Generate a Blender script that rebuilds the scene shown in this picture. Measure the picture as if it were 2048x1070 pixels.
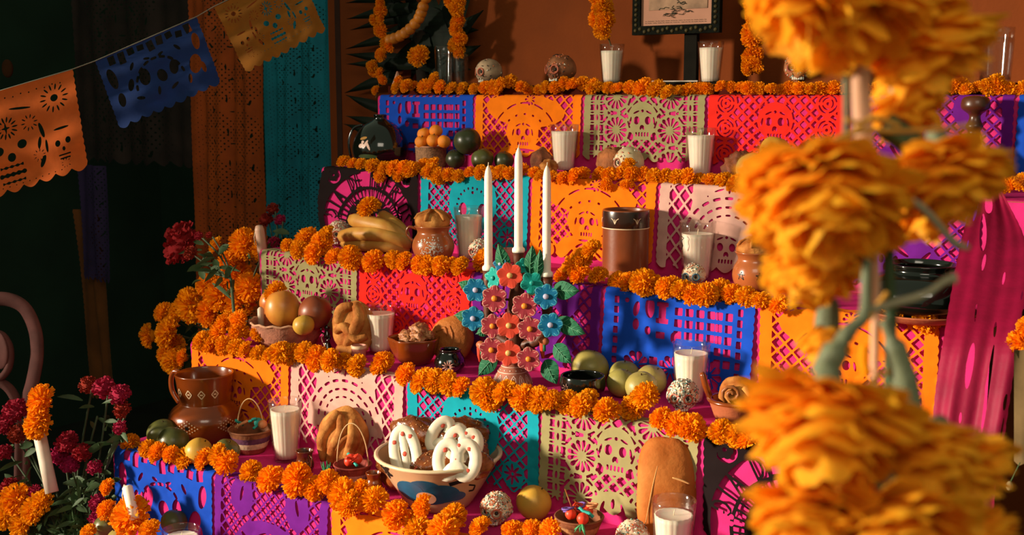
import bpy, bmesh, math, random
import numpy as np
from mathutils import Vector, Matrix, Euler, noise as mnoise
PI = math.pi
R = random.Random(7)
for o in list(bpy.data.objects): bpy.data.objects.remove(o)
S = bpy.context.scene
C = bpy.context.collection

# ---------------- camera, world, lights, exposure ----------------
F_PX, PIT, YAW = 2332.0, .1469, -.6128
CAM = np.array([2.243, -1.598, .801])
cam = bpy.data.cameras.new('camera'); cam_o = bpy.data.objects.new('camera', cam); C.objects.link(cam_o)
cam.sensor_width = 36; cam.lens = F_PX*36/2048
cam_o.location = CAM; cam_o.rotation_euler = (PI/2-PIT, 0, -YAW)
cam.clip_start = .02
cam.dof.use_dof = True; cam.dof.focus_distance = 2.45; cam.dof.aperture_fstop = 8.5
S.camera = cam_o
S.view_settings.view_transform = 'Standard'; S.view_settings.look = 'None'
S.view_settings.gamma = 1; S.view_settings.use_curve_mapping = False
S.view_settings.exposure = 0.0
w = bpy.data.worlds.new('world'); S.world = w; w.use_nodes = True
w.node_tree.nodes['Background'].inputs[0].default_value = (.62, .74, .50, 1)
w.node_tree.nodes['Background'].inputs[1].default_value = .26
def area(name, loc, aim, sx, sy, power, col, spread=180):
    l = bpy.data.lights.new(name, 'AREA'); l.shape = 'RECTANGLE'; l.size = sx; l.size_y = sy
    l.energy = power; l.color = col; l.spread = math.radians(spread)
    o = bpy.data.objects.new(name, l); C.objects.link(o); o.location = loc
    o.rotation_euler = (Vector(aim)-Vector(loc)).to_track_quat('-Z', 'Y').to_euler(); return o
# the doorway daylight, low from the left in front of the altar
area('doorway_daylight', (-3.85, -4.75, 1.62), (1.62, -.25, .02), .55, .7, 80, (1, .86, .66), 40)
area('fill_light', (3.6, -3.2, 2.9), (1.0, .4, .2), 2.2, 1.6, 23, (1, .86, .68), 130)  # added fill lamp behind the camera, softens shadows and brightens the foreground

# ---------------- camera geometry used to stand things on the treads ----------------
_fw = np.array([math.sin(YAW)*math.cos(PIT), math.cos(YAW)*math.cos(PIT), -math.sin(PIT)])
_rt = np.array([math.cos(YAW), -math.sin(YAW), 0.]); _up = np.cross(_rt, _fw)
def ray(x, y): return _fw+_rt*(x-1024)/F_PX-_up*(y-535)/F_PX
def onz(x, y, z): d = ray(x, y); return Vector(CAM+d*(z-CAM[2])/d[2])
def ony(x, y, Y): d = ray(x, y); return Vector(CAM+d*(Y-CAM[1])/d[1])
def onx(x, y, X): d = ray(x, y); return Vector(CAM+d*(X-CAM[0])/d[0])
def ond(x, y, D): return Vector(CAM+ray(x, y)*D)
def depth(p): return float((np.array(p)-CAM)@_fw)
RUN = .2336
TOP = {-1: -.2, 0: 0., 1: .206, 2: .406, 3: .607, 4: .8}
TOPE = .826
def FY(k): return k*RUN
FACE = math.atan2(CAM[0]-.9, -(CAM[1]-.4))      # rotation that turns a -Y front towards the camera's side
def stand(px, py, k, r=.03):
    """where a thing of footprint radius r stands on tread k"""
    p = onz(px, py, TOP[k]); y = min(max(p.y, FY(k)+.0), FY(k+1)-r-.012) if k < 4 else 1.085-r
    q = ony(px, py, y); return Vector((q.x, y, (TOP[k] if k < 4 else TOPE)+.0005))

# ---------------- materials ----------------
def lin(h):
    h = h.lstrip('#'); return tuple(((c/12.92) if c <= .04045 else ((c+.055)/1.055)**2.4) for c in (int(h[i:i+2], 16)/255 for i in (0, 2, 4)))+(1,)
_m = {}
def mat(name, col, rough=.6, var=.15, scale=20, bump=0, bscale=60, spec=.4, coat=0, trans=0, metal=0, col2=None, objvar=0, kind='noise', sss=0, lo=.35, hi=.65, stretch=None):
    if name in _m: return _m[name]
    m = bpy.data.materials.new(name); m.use_nodes = True; n = m.node_tree.nodes; L = m.node_tree.links
    b = n['Principled BSDF']; b.inputs['Roughness'].default_value = rough; b.inputs['Specular IOR Level'].default_value = spec
    b.inputs['Coat Weight'].default_value = coat; b.inputs['Coat Roughness'].default_value = .08; b.inputs['Metallic'].default_value = metal
    c = lin(col)
    if sss: b.inputs['Subsurface Weight'].default_value = sss; b.inputs['Subsurface Scale'].default_value = .01
    tc = n.new('ShaderNodeTexCoord'); src = tc.outputs['Object']
    if stretch:
        mp = n.new('ShaderNodeMapping'); mp.inputs['Scale'].default_value = stretch; L.new(src, mp.inputs[0]); src = mp.outputs[0]
    if kind == 'noise':
        t = n.new('ShaderNodeTexNoise'); t.inputs['Scale'].default_value = scale; t.inputs['Detail'].default_value = 4; fac = t.outputs[0]
    else:
        t = n.new('ShaderNodeTexVoronoi'); t.inputs['Scale'].default_value = scale; fac = t.outputs['Distance' if kind == 'voronoi' else 'Color']
    L.new(src, t.inputs['Vector'])
    r = n.new('ShaderNodeValToRGB'); L.new(fac, r.inputs[0])
    r.color_ramp.elements[0].position = lo; r.color_ramp.elements[1].position = hi
    if col2: a0, a1 = c, lin(col2)
    else: a0 = tuple(x*(1-var) for x in c[:3])+(1,); a1 = tuple(min(1, x*(1+var)) for x in c[:3])+(1,)
    r.color_ramp.elements[0].color = a0; r.color_ramp.elements[1].color = a1
    out = r.outputs[0]
    if objvar:
        oi = n.new('ShaderNodeObjectInfo'); hs = n.new('ShaderNodeHueSaturation'); mr = n.new('ShaderNodeMapRange')
        L.new(oi.outputs['Random'], mr.inputs[0]); mr.inputs[3].default_value = .5-objvar*.12; mr.inputs[4].default_value = .5+objvar*.08
        L.new(mr.outputs[0], hs.inputs['Hue']); mr2 = n.new('ShaderNodeMapRange'); L.new(oi.outputs['Random'], mr2.inputs[0])
        mr2.inputs[3].default_value = 1+objvar; mr2.inputs[4].default_value = 1-objvar; L.new(mr2.outputs[0], hs.inputs['Value'])
        L.new(out, hs.inputs['Color']); out = hs.outputs[0]
    L.new(out, b.inputs['Base Color'])
    if bump:
        bt = n.new('ShaderNodeTexNoise'); bt.inputs['Scale'].default_value = bscale; bt.inputs['Detail'].default_value = 5
        L.new(src, bt.inputs['Vector']); bp = n.new('ShaderNodeBump'); bp.inputs['Strength'].default_value = bump; bp.inputs['Distance'].default_value = .003
        L.new(bt.outputs[0], bp.inputs['Height']); L.new(bp.outputs[0], b.inputs['Normal'])
    if trans:
        tr = n.new('ShaderNodeBsdfTranslucent'); mx = n.new('ShaderNodeMixShader'); mx.inputs[0].default_value = trans
        L.new(out, tr.inputs[0]); L.new(b.outputs[0], mx.inputs[1]); L.new(tr.outputs[0], mx.inputs[2]); L.new(mx.outputs[0], n['Material Output'].inputs[0])
    _m[name] = m; return m
def glassmat(name='clear_glass', tint=(.98, .97, .96)):
    if name in _m: return _m[name]
    m = bpy.data.materials.new(name); m.use_nodes = True; n = m.node_tree.nodes; L = m.node_tree.links
    n.remove(n['Principled BSDF']); t = n.new('ShaderNodeBsdfTransparent'); t.inputs[0].default_value = tint+(1,)
    g = n.new('ShaderNodeBsdfGlossy'); g.inputs['Roughness'].default_value = .06; lw = n.new('ShaderNodeLayerWeight'); lw.inputs[0].default_value = .22
    mul = n.new('ShaderNodeMath'); mul.operation = 'MULTIPLY_ADD'; mul.inputs[1].default_value = .7; mul.inputs[2].default_value = .02
    L.new(lw.outputs['Facing'], mul.inputs[0]); x = n.new('ShaderNodeMixShader'); L.new(mul.outputs[0], x.inputs[0]); L.new(t.outputs[0], x.inputs[1]); L.new(g.outputs[0], x.inputs[2])
    L.new(x.outputs[0], n['Material Output'].inputs[0]); _m[name] = m; return m

# ---------------- mesh helpers ----------------
class MB:
    def __init__(s): s.v = []; s.f = []; s.mi = []
    def add(s, vs, fs, mi=0):
        b = len(s.v); s.v += [tuple(x) for x in vs]; s.f += [tuple(i+b for i in f) for f in fs]; s.mi += [mi]*len(fs); return s
    def grid(s, nu, nv, fn, cu=False, mi=0, cap0=False, cap1=False):
        vs = [fn(i/(nu if cu else nu-1), j/(nv-1)) for j in range(nv) for i in range(nu)]
        fs = [(j*nu+i, j*nu+(i+1) % nu, (j+1)*nu+(i+1) % nu, (j+1)*nu+i) for j in range(nv-1) for i in range(nu if cu else nu-1)]
        if cap0: fs.append(tuple(range(nu-1, -1, -1)))
        if cap1: fs.append(tuple(range((nv-1)*nu, nv*nu)))
        return s.add(vs, fs, mi)
    def lathe(s, prof, seg=28, c=(0, 0, 0), flute=None, mi=0, cap0=True, cap1=False, sx=1, sy=1):
        def fn(u, v):
            r, z = prof[round(v*(len(prof)-1))]; a = u*2*PI
            if flute: r = flute(r, z, a)
            return (c[0]+r*sx*math.cos(a), c[1]+r*sy*math.sin(a), c[2]+z)
        return s.grid(seg, len(prof), fn, True, mi, cap0, cap1)
    def ball(s, c, r, nu=16, nv=10, fn=None, mi=0, rot=None):
        if not hasattr(r, '__len__'): r = (r, r, r)
        vs = []
        for j in range(nv+1):
            t = PI*j/nv
            for i in range(nu):
                a = 2*PI*i/nu; d = Vector((math.sin(t)*math.cos(a), math.sin(t)*math.sin(a), math.cos(t)))
                k = fn(d) if fn else 1
                p = Vector((d.x*r[0], d.y*r[1], d.z*r[2]))*k
                if rot: p = rot @ p
                vs.append(p+Vector(c))
        fs = [(j*nu+i, (j+1)*nu+i, (j+1)*nu+(i+1) % nu, j*nu+(i+1) % nu) for j in range(nv) for i in range(nu)]
        return s.add(vs, fs, mi)
    def tube(s, pts, rad, seg=8, mi=0, closed=False, cap=True, flat=1):
        pts = [Vector(p) for p in pts]; n = len(pts)
        if not hasattr(rad, '__len__'): rad = [rad]*n
        vs = []; up = Vector((0, 0, 1))
        t0 = (pts[1]-pts[0]).normalized()
        nrm = t0.orthogonal().normalized() if abs(t0.z) > .9 else t0.cross(up).normalized()
        for i, p in enumerate(pts):
            t = (pts[(i+1) % n]-pts[i-1]) if closed else (pts[min(i+1, n-1)]-pts[max(i-1, 0)])
            t.normalize(); nrm = (nrm-t*nrm.dot(t)).normalized(); bn = t.cross(nrm)
            for j in range(seg):
                a = 2*PI*j/seg; vs.append(p+nrm*math.cos(a)*rad[i]+bn*math.sin(a)*rad[i]*flat)
        m = n if closed else n-1
        fs = [(i*seg+j, i*seg+(j+1) % seg, ((i+1) % n)*seg+(j+1) % seg, ((i+1) % n)*seg+j) for i in range(m) for j in range(seg)]
        if cap and not closed: fs += [tuple(range(seg-1, -1, -1)), tuple((n-1)*seg+j for j in range(seg))]
        return s.add(vs, fs, mi)
    def box(s, c, h, mi=0, rz=0):
        vs = []
        for z in (-1, 1):
            for x, y in ((-1, -1), (1, -1), (1, 1), (-1, 1)):
                X, Y = x*h[0], y*h[1]; vs.append((c[0]+X*math.cos(rz)-Y*math.sin(rz), c[1]+X*math.sin(rz)+Y*math.cos(rz), c[2]+z*h[2]))
        return s.add(vs, [(3, 2, 1, 0), (4, 5, 6, 7), (0, 1, 5, 4), (1, 2, 6, 5), (2, 3, 7, 6), (3, 0, 4, 7)], mi)
    def xf(s, M):
        s.v = [tuple(M @ Vector(p)) for p in s.v]; return s
    def mesh(s, name, mats, smooth=True):
        me = bpy.data.meshes.new(name); me.from_pydata(s.v, [], s.f)
        for m in (mats if isinstance(mats, (list, tuple)) else [mats]): me.materials.append(m)
        if any(s.mi): me.polygons.foreach_set('material_index', s.mi)
        me.polygons.foreach_set('use_smooth', [smooth]*len(me.polygons))
        me.validate(); me.update(); return me
    def build(s, name, mats, parent=None, smooth=True, loc=None):
        return link(name, s.mesh(name, mats, smooth), parent, loc)
def link(name, me, parent=None, loc=None):
    o = bpy.data.objects.new(name, me); C.objects.link(o)
    if parent: o.parent = parent
    if loc is not None: o.location = loc
    return o
def tag(o, label=None, cat=None, group=None, kind=None):
    if label: o['label'] = label
    if cat: o['category'] = cat
    if group: o['group'] = group
    if kind: o['kind'] = kind
    return o
def thing(name, label, cat, loc=(0, 0, 0), rz=0, group=None, rot=None, sc=None):
    o = bpy.data.objects.new(name, None); C.objects.link(o); o.location = loc; o.empty_display_size = .02
    o.rotation_euler = rot if rot else (0, 0, rz)
    if sc: o.scale = (sc, sc, sc)
    return tag(o, label, cat, group)
def copy_tree(o, parent=None):
    c = o.copy(); C.objects.link(c)
    if parent: c.parent = parent
    for ch in list(o.children): copy_tree(ch, c)
    return c
def nz(p, s=1.0, seed=0): return mnoise.noise(Vector(p)*s+Vector((seed*7.3, seed*3.1, seed)))
ORD = 'first second third fourth fifth sixth seventh eighth ninth tenth eleventh twelfth thirteenth fourteenth fifteenth sixteenth seventeenth eighteenth nineteenth'.split()
def ordn(i):
    if i < 19: return ORD[i]
    t, u = divmod(i+1, 10); T = {2: 'twent', 3: 'thirt', 4: 'fort', 5: 'fift', 6: 'sixt', 7: 'sevent', 8: 'eight', 9: 'ninet'}[t]
    return T+'ieth' if u == 0 else T+'y-'+ORD[u-1]
# ---------------- room ----------------
M_wall = mat('terracotta_plaster', '#7c3604', .95, .10, 6, .25, 120)
M_shade = mat('shade_green', '#1c3224', .95, .2, 3)  # dark green puts the unlit depth at left into the wall colour
M_floor = mat('dark_stone_floor', '#1c1f14', .8, .3, 8, .3, 40)
def struct(o): o['kind'] = 'structure'; return o
struct(MB().box((0.6, -.2, -.93), (4.6, 3.4, .03)).build('floor', M_floor, smooth=False))
struct(MB().box((2.2, 1.24, .75), (2.63, .06, 1.65)).build('wall_back', M_wall, smooth=False))
struct(MB().box((-3.1, .2, .75), (.05, 3.0, 1.65)).build('wall_left', M_shade, smooth=False))
struct(MB().box((-2.2, 2.6, .75), (2.0, .05, 1.65)).build('wall_rear', M_shade, smooth=False))

# ---------------- the stepped altar ----------------
X0, X1 = -.006, 1.79
M_pink = mat('hot_pink_cloth', '#c82c70', .9, .08, 30, .15, 500, spec=.06)
M_wood = mat('altar_boards', '#8a4a20', .7, .2, 8)
altar = thing('stepped_altar', 'tall stepped altar draped in hot pink cloth under the paper banners', 'altar', (0, 0, 0))
for k in range(-1, 5):
    z0, z1 = (-.9 if k < 0 else TOP[k-1]), TOP[k]
    y0 = FY(k); y1 = FY(k+1)+.02 if k < 4 else 1.17
    xa = X0-(.02 if k == -1 else 0); X1 = 2.065 if k >= 3 else 1.79
    MB().box(((xa+X1)/2, (y0+y1)/2+.004, z1-.012), ((X1-xa)/2-.003, (y1-y0)/2, .01)).build('shelf_board', M_wood, altar, smooth=False)
    b = MB(); e = .012
    def prof(v):    # tread then rounded nose then the hanging front
        Lt = y1-y0; Lf = z1-z0; L = Lt+Lf; d = v*L
        if d < Lt-e: return (y1-d, z1)
        if d < Lt+e: a = (d-(Lt-e))/(2*e)*PI/2; return (y0+e-e*math.sin(a), z1-e+e*math.cos(a))
        return (y0, z1-(d-Lt))
    vv = [0, .2]+[((y1-y0)-e+2*e*i/5)/((y1-y0)+(z1-z0)) for i in range(6)]+[((y1-y0)+e+((z1-z0)-e)*i/6)/((y1-y0)+(z1-z0)) for i in range(1, 7)]
    NX = 60
    def fn(u, j):
        x = xa+(X1-xa)*u; y, z = prof(vv[round(j*(len(vv)-1))]); w_ = 0
        if z < z1-.02: w_ = .0015*math.sin(x*40+k)+.001*math.sin(x*97+k*2)
        return (x, y+w_, z)
    b.grid(NX, len(vv), fn)
    cl = b.build('tablecloth', M_pink, altar)
    MB().grid(8, 5, lambda u, v: (xa-.0005, y0+.004+(y1-y0)*u, z1-.0015-(z1-z0-.004)*v)).build('side_skirt', mat('side_skirt_orange', '#a84a12', .85, .15, 20) if k in (-1, 0) else M_pink, altar)

MB().box(((X0+X1)/2, 1.07, .8135), ((X1-X0)/2-.004, .095, .0125)).build('riser_board', mat('riser_dark', '#4a1810', .9, spec=.05), altar, smooth=False)

# ---------------- cut-paper designs: positive field = hole, in cm, v downwards ----------------
PW, PH, PT = 33.4, 20.3, 2.6      # width, drop, part lying on the tread
def circ(U, V, x, y, r): return r-np.hypot(U-x, V-y)
def ell(U, V, x, y, a, b, t=0):
    c, s = math.cos(t), math.sin(t); p = (U-x)*c+(V-y)*s; q = -(U-x)*s+(V-y)*c
    return (1-np.hypot(p/a, q/b))*min(a, b)
def bx(U, V, x, y, a, b, t=0):
    c, s = math.cos(t), math.sin(t); p = (U-x)*c+(V-y)*s; q = -(U-x)*s+(V-y)*c
    return np.minimum(a-abs(p), b-abs(q))
def segd(U, V, x1, y1, x2, y2):
    dx, dy = x2-x1, y2-y1; t = np.clip(((U-x1)*dx+(V-y1)*dy)/(dx*dx+dy*dy+1e-9), 0, 1)
    return np.hypot(U-x1-t*dx, V-y1-t*dy)
def lattice(U, V, p, bar, sq=1.0):
    a = (U+V*sq) % p; b = (U-V*sq) % p
    return np.minimum(p/2-bar/2-abs(a-p/2), p/2-bar/2-abs(b-p/2))*.7
def mx(*a): 
    r = a[0]
    for x in a[1:]: r = np.maximum(r, x)
    return r
def rosette(U, V, x, y, r0, r1, n, ph=0):
    r = np.hypot(U-x, V-y); a = np.arctan2(V-y, U-x)+ph; w_ = 2*PI/n; d = (a % w_)-w_/2
    return np.minimum(np.minimum(r-r0, r1-r-.25*r1*(2*abs(d)/w_)**2), (w_/2-abs(d))*r-.16)
def arcs(U, V, x, y, r, hw, n, gap, a0=-PI, a1=0, sy=1.0):
    rr = np.hypot(U-x, (V-y)*sy); a = np.arctan2((V-y)*sy, U-x); w_ = (a1-a0)/n; d = ((a-a0) % w_)-w_/2
    f = np.minimum(hw*(1-.5*(abs(d)*2/w_)**2)-abs(rr-r), (w_/2-gap-abs(d))*r)
    return np.minimum(f, np.where((a >= a0) & (a <= a1), 9, -9))
def skull(U, V, x, y, s, solid=True):
    head = mx(circ(U, V, x, y, 3.6*s), bx(U, V, x, y+3.3*s, 2.1*s, 1.5*s))
    eyes = mx(ell(U, V, x-1.45*s, y+.5*s, .75*s, .95*s), ell(U, V, x+1.45*s, y+.5*s, .75*s, .95*s))
    nose = mx(ell(U, V, x-.3*s, y+2.1*s, .28*s, .6*s, .3), ell(U, V, x+.3*s, y+2.1*s, .28*s, .6*s, -.3))
    teeth = mx(*[bx(U, V, x+i*.75*s, y+3.7*s, .22*s, .5*s) for i in (-2, -1, 0, 1, 2)])
    brow = mx(ell(U, V, x-1.6*s, y-1.4*s, .9*s, .22*s, -.4), ell(U, V, x+1.6*s, y-1.4*s, .9*s, .22*s, .4), circ(U, V, x, y-1.7*s, .35*s))
    side = mx(ell(U, V, x-3.1*s, y+.6*s, .25*s, 1*s, .2), ell(U, V, x+3.1*s, y+.6*s, .25*s, 1*s, -.2))
    return head, mx(eyes, nose, teeth, brow, side)
def cutby(h, solid, m=.4): return np.minimum(h, -(solid+m))
def d_green(U, V):
    x = abs(U-PW/2); h = -9+0*U
    for c, wd in ((14.2, .78), (12.85, .32), (11.5, .78)):
        t = (V % 2.5)-1.25
        if wd > .5: h = mx(h, np.minimum(wd-.18-.22*np.cos(t*2.2)-abs(x-c)+.1, .72-abs(t)), ell(x, (V+1.25) % 2.5, c, 1.25, .6, .2))
        else: h = mx(h, ell(x, t, c, 0, .3, .75))
    ros = -9+0*U; solid = -9+0*U
    for yy in (1.0, 9.2, 17.4):
        ros = mx(ros, rosette(x, V, 7.4, yy, .9, 3.2, 13), arcs(x, V, 7.4, yy, 4.0, .28, 9, .12, -PI, PI)); solid = mx(solid, circ(x, V, 7.4, yy, 4.3))
    hd, ho = skull(U, V, PW/2, 6.3, 1.05); 
    body = ell(U, V, PW/2, 19.5, 5.2, 4.6); bh = mx(ell(U, V, PW/2-2.2, 18, .35, 1.4, .3), ell(U, V, PW/2+2.2, 18, .35, 1.4, -.3), ell(U, V, PW/2, 17, .4, 1.0))
    lat = lattice(U-PW/2, V, 3.1, .75); lat = np.minimum(lat, 9.8-x)
    h2 = mx(cutby(cutby(cutby(lat, solid, .0), hd, .2), body, .2), cutby(cutby(ros, hd, .1), body, .1))
    return mx(h, h2, ho, bh)
def d_white(U, V):
    x = abs(U-PW/2); lat = np.minimum(np.minimum(lattice(U-PW/2, V+.6, 3.0, .62, .8), 14.2-x), x-9.0+.5*np.sin(V*.5))
    c = np.hypot(U-PW/2, (V-12)*1.1)
    lat2 = np.minimum(np.minimum(lattice(U-PW/2, V+.6, 3.0, .62, .8), V-14.5), 14.2-x)
    a = mx(arcs(U, V, PW/2, 12.5, 10.2, .36, 9, .05, -PI+.3, -.3, 1.1), arcs(U, V, PW/2, 12.5, 8.1, .30, 11, .05, -PI, 0, 1.1), arcs(U, V, PW/2, 12.5, 6.2, .24, 9, .08, -PI, 0, 1.1))
    hd, ho = skull(U, V, PW/2, 13.2, .95)
    cor = mx(ell(U, V, PW/2, 1.4, .3, .9), ell(U, V, PW/2-2.4, 1.6, 1.2, .22, -.3), ell(U, V, PW/2+2.4, 1.6, 1.2, .22, .3), circ(U, V, PW/2-5, 3.0, .2), circ(U, V, PW/2+5, 3.0, .2))
    return mx(cutby(lat, ell(U, V, PW/2, 12.5, 11.2, 10.2), 0), cutby(lat2, ell(U, V, PW/2, 12.5, 8, 8.6), 0), a, ho, cor)
def d_orange(U, V):
    x = abs(U-PW/2); lat = np.minimum(lattice(U-PW/2, V+1, 2.9, .6), 14.2-x)
    hat = ell(U, V, PW/2-.5, 4.6, 12, 4.2, .08); hd, ho = skull(U, V, PW/2-1, 9.8, .95); bod = ell(U, V, PW/2, 18.5, 9.5, 5.2)
    dec = mx(arcs(U, V, PW/2-.5, 13, 10.3, .22, 5, .06, -PI+.5, -.5), arcs(U, V, PW/2-.5, 13.5, 7.9, .26, 7, .12, -PI+.4, -.4), rosette(U, V, PW/2+1, 1.8, .5, 1.6, 9),
             ell(U, V, PW/2, 14.9, 3.2, .3, .05), arcs(U, V, PW/2, 22, 6.6, .3, 7, .07, -PI, 0), arcs(U, V, PW/2, 22, 5, .25, 5, .08, -PI, 0), arcs(U, V, 5.2, 17.5, 2.3, .25, 5, .1, -PI, PI), arcs(U, V, PW-5.2, 17.5, 2.3, .25, 5, .1, -PI, PI))
    s = mx(hat, hd, bod, circ(U, V, PW/2-1, 10, 5), circ(U, V, 5.2, 17.5, 3), circ(U, V, PW-5.2, 17.5, 3))
    return mx(cutby(lat, s, .1), dec, ho)
def d_red(U, V):
    x = abs(U-PW/2); lat = np.minimum(np.minimum(lattice(U-PW/2, V*1.0+.8, 2.7, .8), 14.5-x), V+.1)
    s = -9+0*U; r = -9+0*U
    for cx_, cy_ in ((12.2, 2.6), (12.2, 8.4), (12.2, 14.2), (4.6, 15.5)):
        s = mx(s, circ(x, V, cx_, cy_, 2.7)); r = mx(r, arcs(x, V, cx_, cy_, 2.0, .2, 4, .14, -PI, PI), arcs(x, V, cx_, cy_, 1.2, .17, 3, .2, -PI, PI), circ(x, V, cx_, cy_, .35))
    hd, ho = skull(U, V, PW/2, 6.2, 1.0)
    return mx(cutby(lat, mx(s, hd, circ(U, V, PW/2, 6.5, 4.6)), .1), r, ho, arcs(U, V, PW/2, 6.5, 4.4, .2, 12, .07, -PI, PI))
def d_teal(U, V):
    x = abs(U-PW/2); lat = np.minimum(lattice(U-PW/2, V, 2.75, .55), 14.0-x)
    t = np.minimum(x-3.5-(V*.42), 1) 
    sol = mx(ell(U, V, PW/2, 7.5, 7.2, 7.6), circ(x, V, 10.6, 15.6, 2.5))
    dots = mx(arcs(U, V, PW/2, 9, 6.3, .2, 15, .13, -PI, 0), arcs(U, V, PW/2, 9, 4.9, .33, 11, .09, -PI, 0), circ(U, V, PW/2, 5.2, .4))
    hol = mx(ell(U, V, PW/2-3.1, 9.5, 1.25, 1.7), ell(U, V, PW/2+3.1, 9.5, 1.25, 1.7), ell(U, V, PW/2, 11.5, .6, .9), ell(U, V, PW/2, 14.2, 3.2, .35))
    fl = mx(*[ell(x, V, 10.6+1.25*math.cos(a), 15.6+1.25*math.sin(a), .95, .3, a) for a in [i*PI/4 for i in range(8)]])
    return mx(cutby(lat, sol, .1), dots, hol, fl)
def d_purple(U, V):
    x = abs(U-PW/2); lat = np.minimum(lattice(U-PW/2, V, 2.8, .6), 14.4-x)
    sol = mx(ell(U, V, 8.6, 3.6, 3.2, 4.2), ell(U, V, 24.8, 3.6, 3.2, 4.2), ell(U, V, PW/2, 14.5, 10.0, 6.6))
    h = -9+0*U
    for i, (a, b, c, d, t) in enumerate([(10, 13, 2.2, .5, .9), (14, 11.5, 2.4, .45, -.5), (19, 11.4, 2.3, .5, .6), (23.6, 13.2, 2.2, .5, -.9), (12.6, 16.6, 1.9, .5, .2), (17, 15, 1, 1.2, 0), (21.3, 16.8, 1.9, .5, -.3), (16, 18.6, 3.2, .45, .1), (15.6, 13.4, .5, .8, 0), (18.4, 13.4, .5, .8, 0), (9, 17.5, 1.4, .45, 1.1), (25, 17.5, 1.4, .45, -1.1), (8.6, 3.2, .4, 1.7, .2), (24.8, 3.2, .4, 1.7, -.2)]):
        h = mx(h, ell(U, V, a, b, c, d, t))
    return mx(cutby(lat, sol, .1), h)
def d_blue(U, V):
    h = -9+0*U
    sq = lambda x, y, a=.8, b=.75, t=0: bx(U, V, x, y, a, b, t)
    for i in range(11): h = mx(h, sq(4.2+2.35*i, .7, .82, .5))
    for j in range(8): h = mx(h, sq(3.0, 2.9+2.1*j, .55, .72), sq(30.4, 2.9+2.1*j, .55, .72))
    for i in range(4):
        for j in range(3): h = mx(h, sq(17.2+2.35*i, 4+2.35*j, .85, .78))
    for i in range(2):
        for j in range(5): h = mx(h, sq(26+2.1*i, 4.0+2.35*j, .75, .78))
    h = mx(h, circ(U, V, 5.4, 2.8, .5), ell(U, V, 7.6, 4.4, .7, 1.6, .2), np.minimum(ell(U, V, 10.7, 3.8, 1.1, 2.2), (V-2.4)), ell(U, V, 7.6, 7.6, .7, 1.2), sq(13.6, 4.6, .8, 2.0), sq(13.6, 6.3, 1.4, .5), sq(13.6, 2.9, 1.3, .45), ell(U, V, 10.4, 8.6, .7, .9), sq(13.4, 9.2, 1.0, .7), ell(U, V, 16.3, 9.4, .6, 1.1))
    for cx_ in (8, 16.2, 24.4): h = mx(h, rosette(U, V, cx_, 16, .7, 3.0, 9, .2))
    h = mx(h, sq(12.1, 14.6, 1.0, .8), sq(20.3, 14.6, 1.0, .8), sq(12.1, 17, .8, .9), sq(20.3, 17, .8, .9))
    return np.minimum(h, 15.0-abs(U-PW/2))
def d_bluevine(U, V):
    h = -9+0*U; 
    for i in range(9): h = mx(h, bx(U, V, 4.6+3.1*i, 1.8+.6*math.sin(i*2), 1.05, 1.3+.5*math.sin(i*1.7), .18*math.sin(i*3)))
    for a, b, c, d, t in [(3.0, 7, 1.3, 3.2, -.1), (30.4, 6.6, 1.2, 2.6, .1), (12.2, 10.5, 1.7, 2.5, .1), (17.4, 12, 1.5, 2.0, -.2), (21.6, 11, 1.4, 2.2, .2), (7.6, 11, .9, 1.8, .4), (28, 13, 1.9, 3.0, .3), (3.6, 14, 1.1, 2.2, .1), (9.6, 6, .5, 1.3, .6), (14.5, 5.6, 1.0, .4, .3), (19, 5.8, 1.0, .4, -.3), (24.4, 6, .5, 1.3, -.6), (9, 16, 1.3, .5, .4), (15, 16, .5, 1.3, .3), (20, 16.4, 1.4, .5, -.4), (25, 16.5, .6, 1.4, .2), (30, 15, .7, 1.8, 0)]: h = mx(h, ell(U, V, a, b, c, d, t))
    for i in range(9): h = mx(h, arcs(U, V, 16.5, 14, 7.6, .42, 9, .05, -PI, 0))
    return np.minimum(h, 15.0-abs(U-PW/2))
GLY = {'D': [(0, 0, 0, 4), (0, 4, 1.3, 3.6), (1.3, 3.6, 2, 2.6), (2, 2.6, 2, 1.4), (2, 1.4, 1.3, .4), (1.3, .4, 0, 0)], 'I': [(1, 0, 1, 4)], 'A': [(0, 0, 1, 4), (1, 4, 2, 0), (.4, 1.4, 1.6, 1.4)],
       'E': [(0, 0, 0, 4), (0, 4, 1.9, 4), (0, 2, 1.6, 2), (0, 0, 1.9, 0)], 'M': [(0, 0, 0, 4), (0, 4, 1, 2), (1, 2, 2, 4), (2, 4, 2, 0)], 'U': [(0, 4, 0, .6), (0, .6, 1, 0), (1, 0, 2, .6), (2, .6, 2, 4)],
       'R': [(0, 0, 0, 4), (0, 4, 2, 3.6), (2, 3.6, 2, 2.4), (2, 2.4, 0, 2), (.6, 2, 2, 0)], 'T': [(1, 0, 1, 4), (0, 4, 2, 4)], 'O': [(0, .5, 0, 3.5), (0, 3.5, 1, 4), (1, 4, 2, 3.5), (2, 3.5, 2, .5), (2, .5, 1, 0), (1, 0, 0, .5)],
       'S': [(2, 3.5, 1, 4), (1, 4, 0, 3.2), (0, 3.2, 2, 1), (2, 1, 1, 0), (1, 0, 0, .5)], 'Y': [(1, 0, 1, 2), (1, 2, 0, 4), (1, 2, 2, 4)]}
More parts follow.
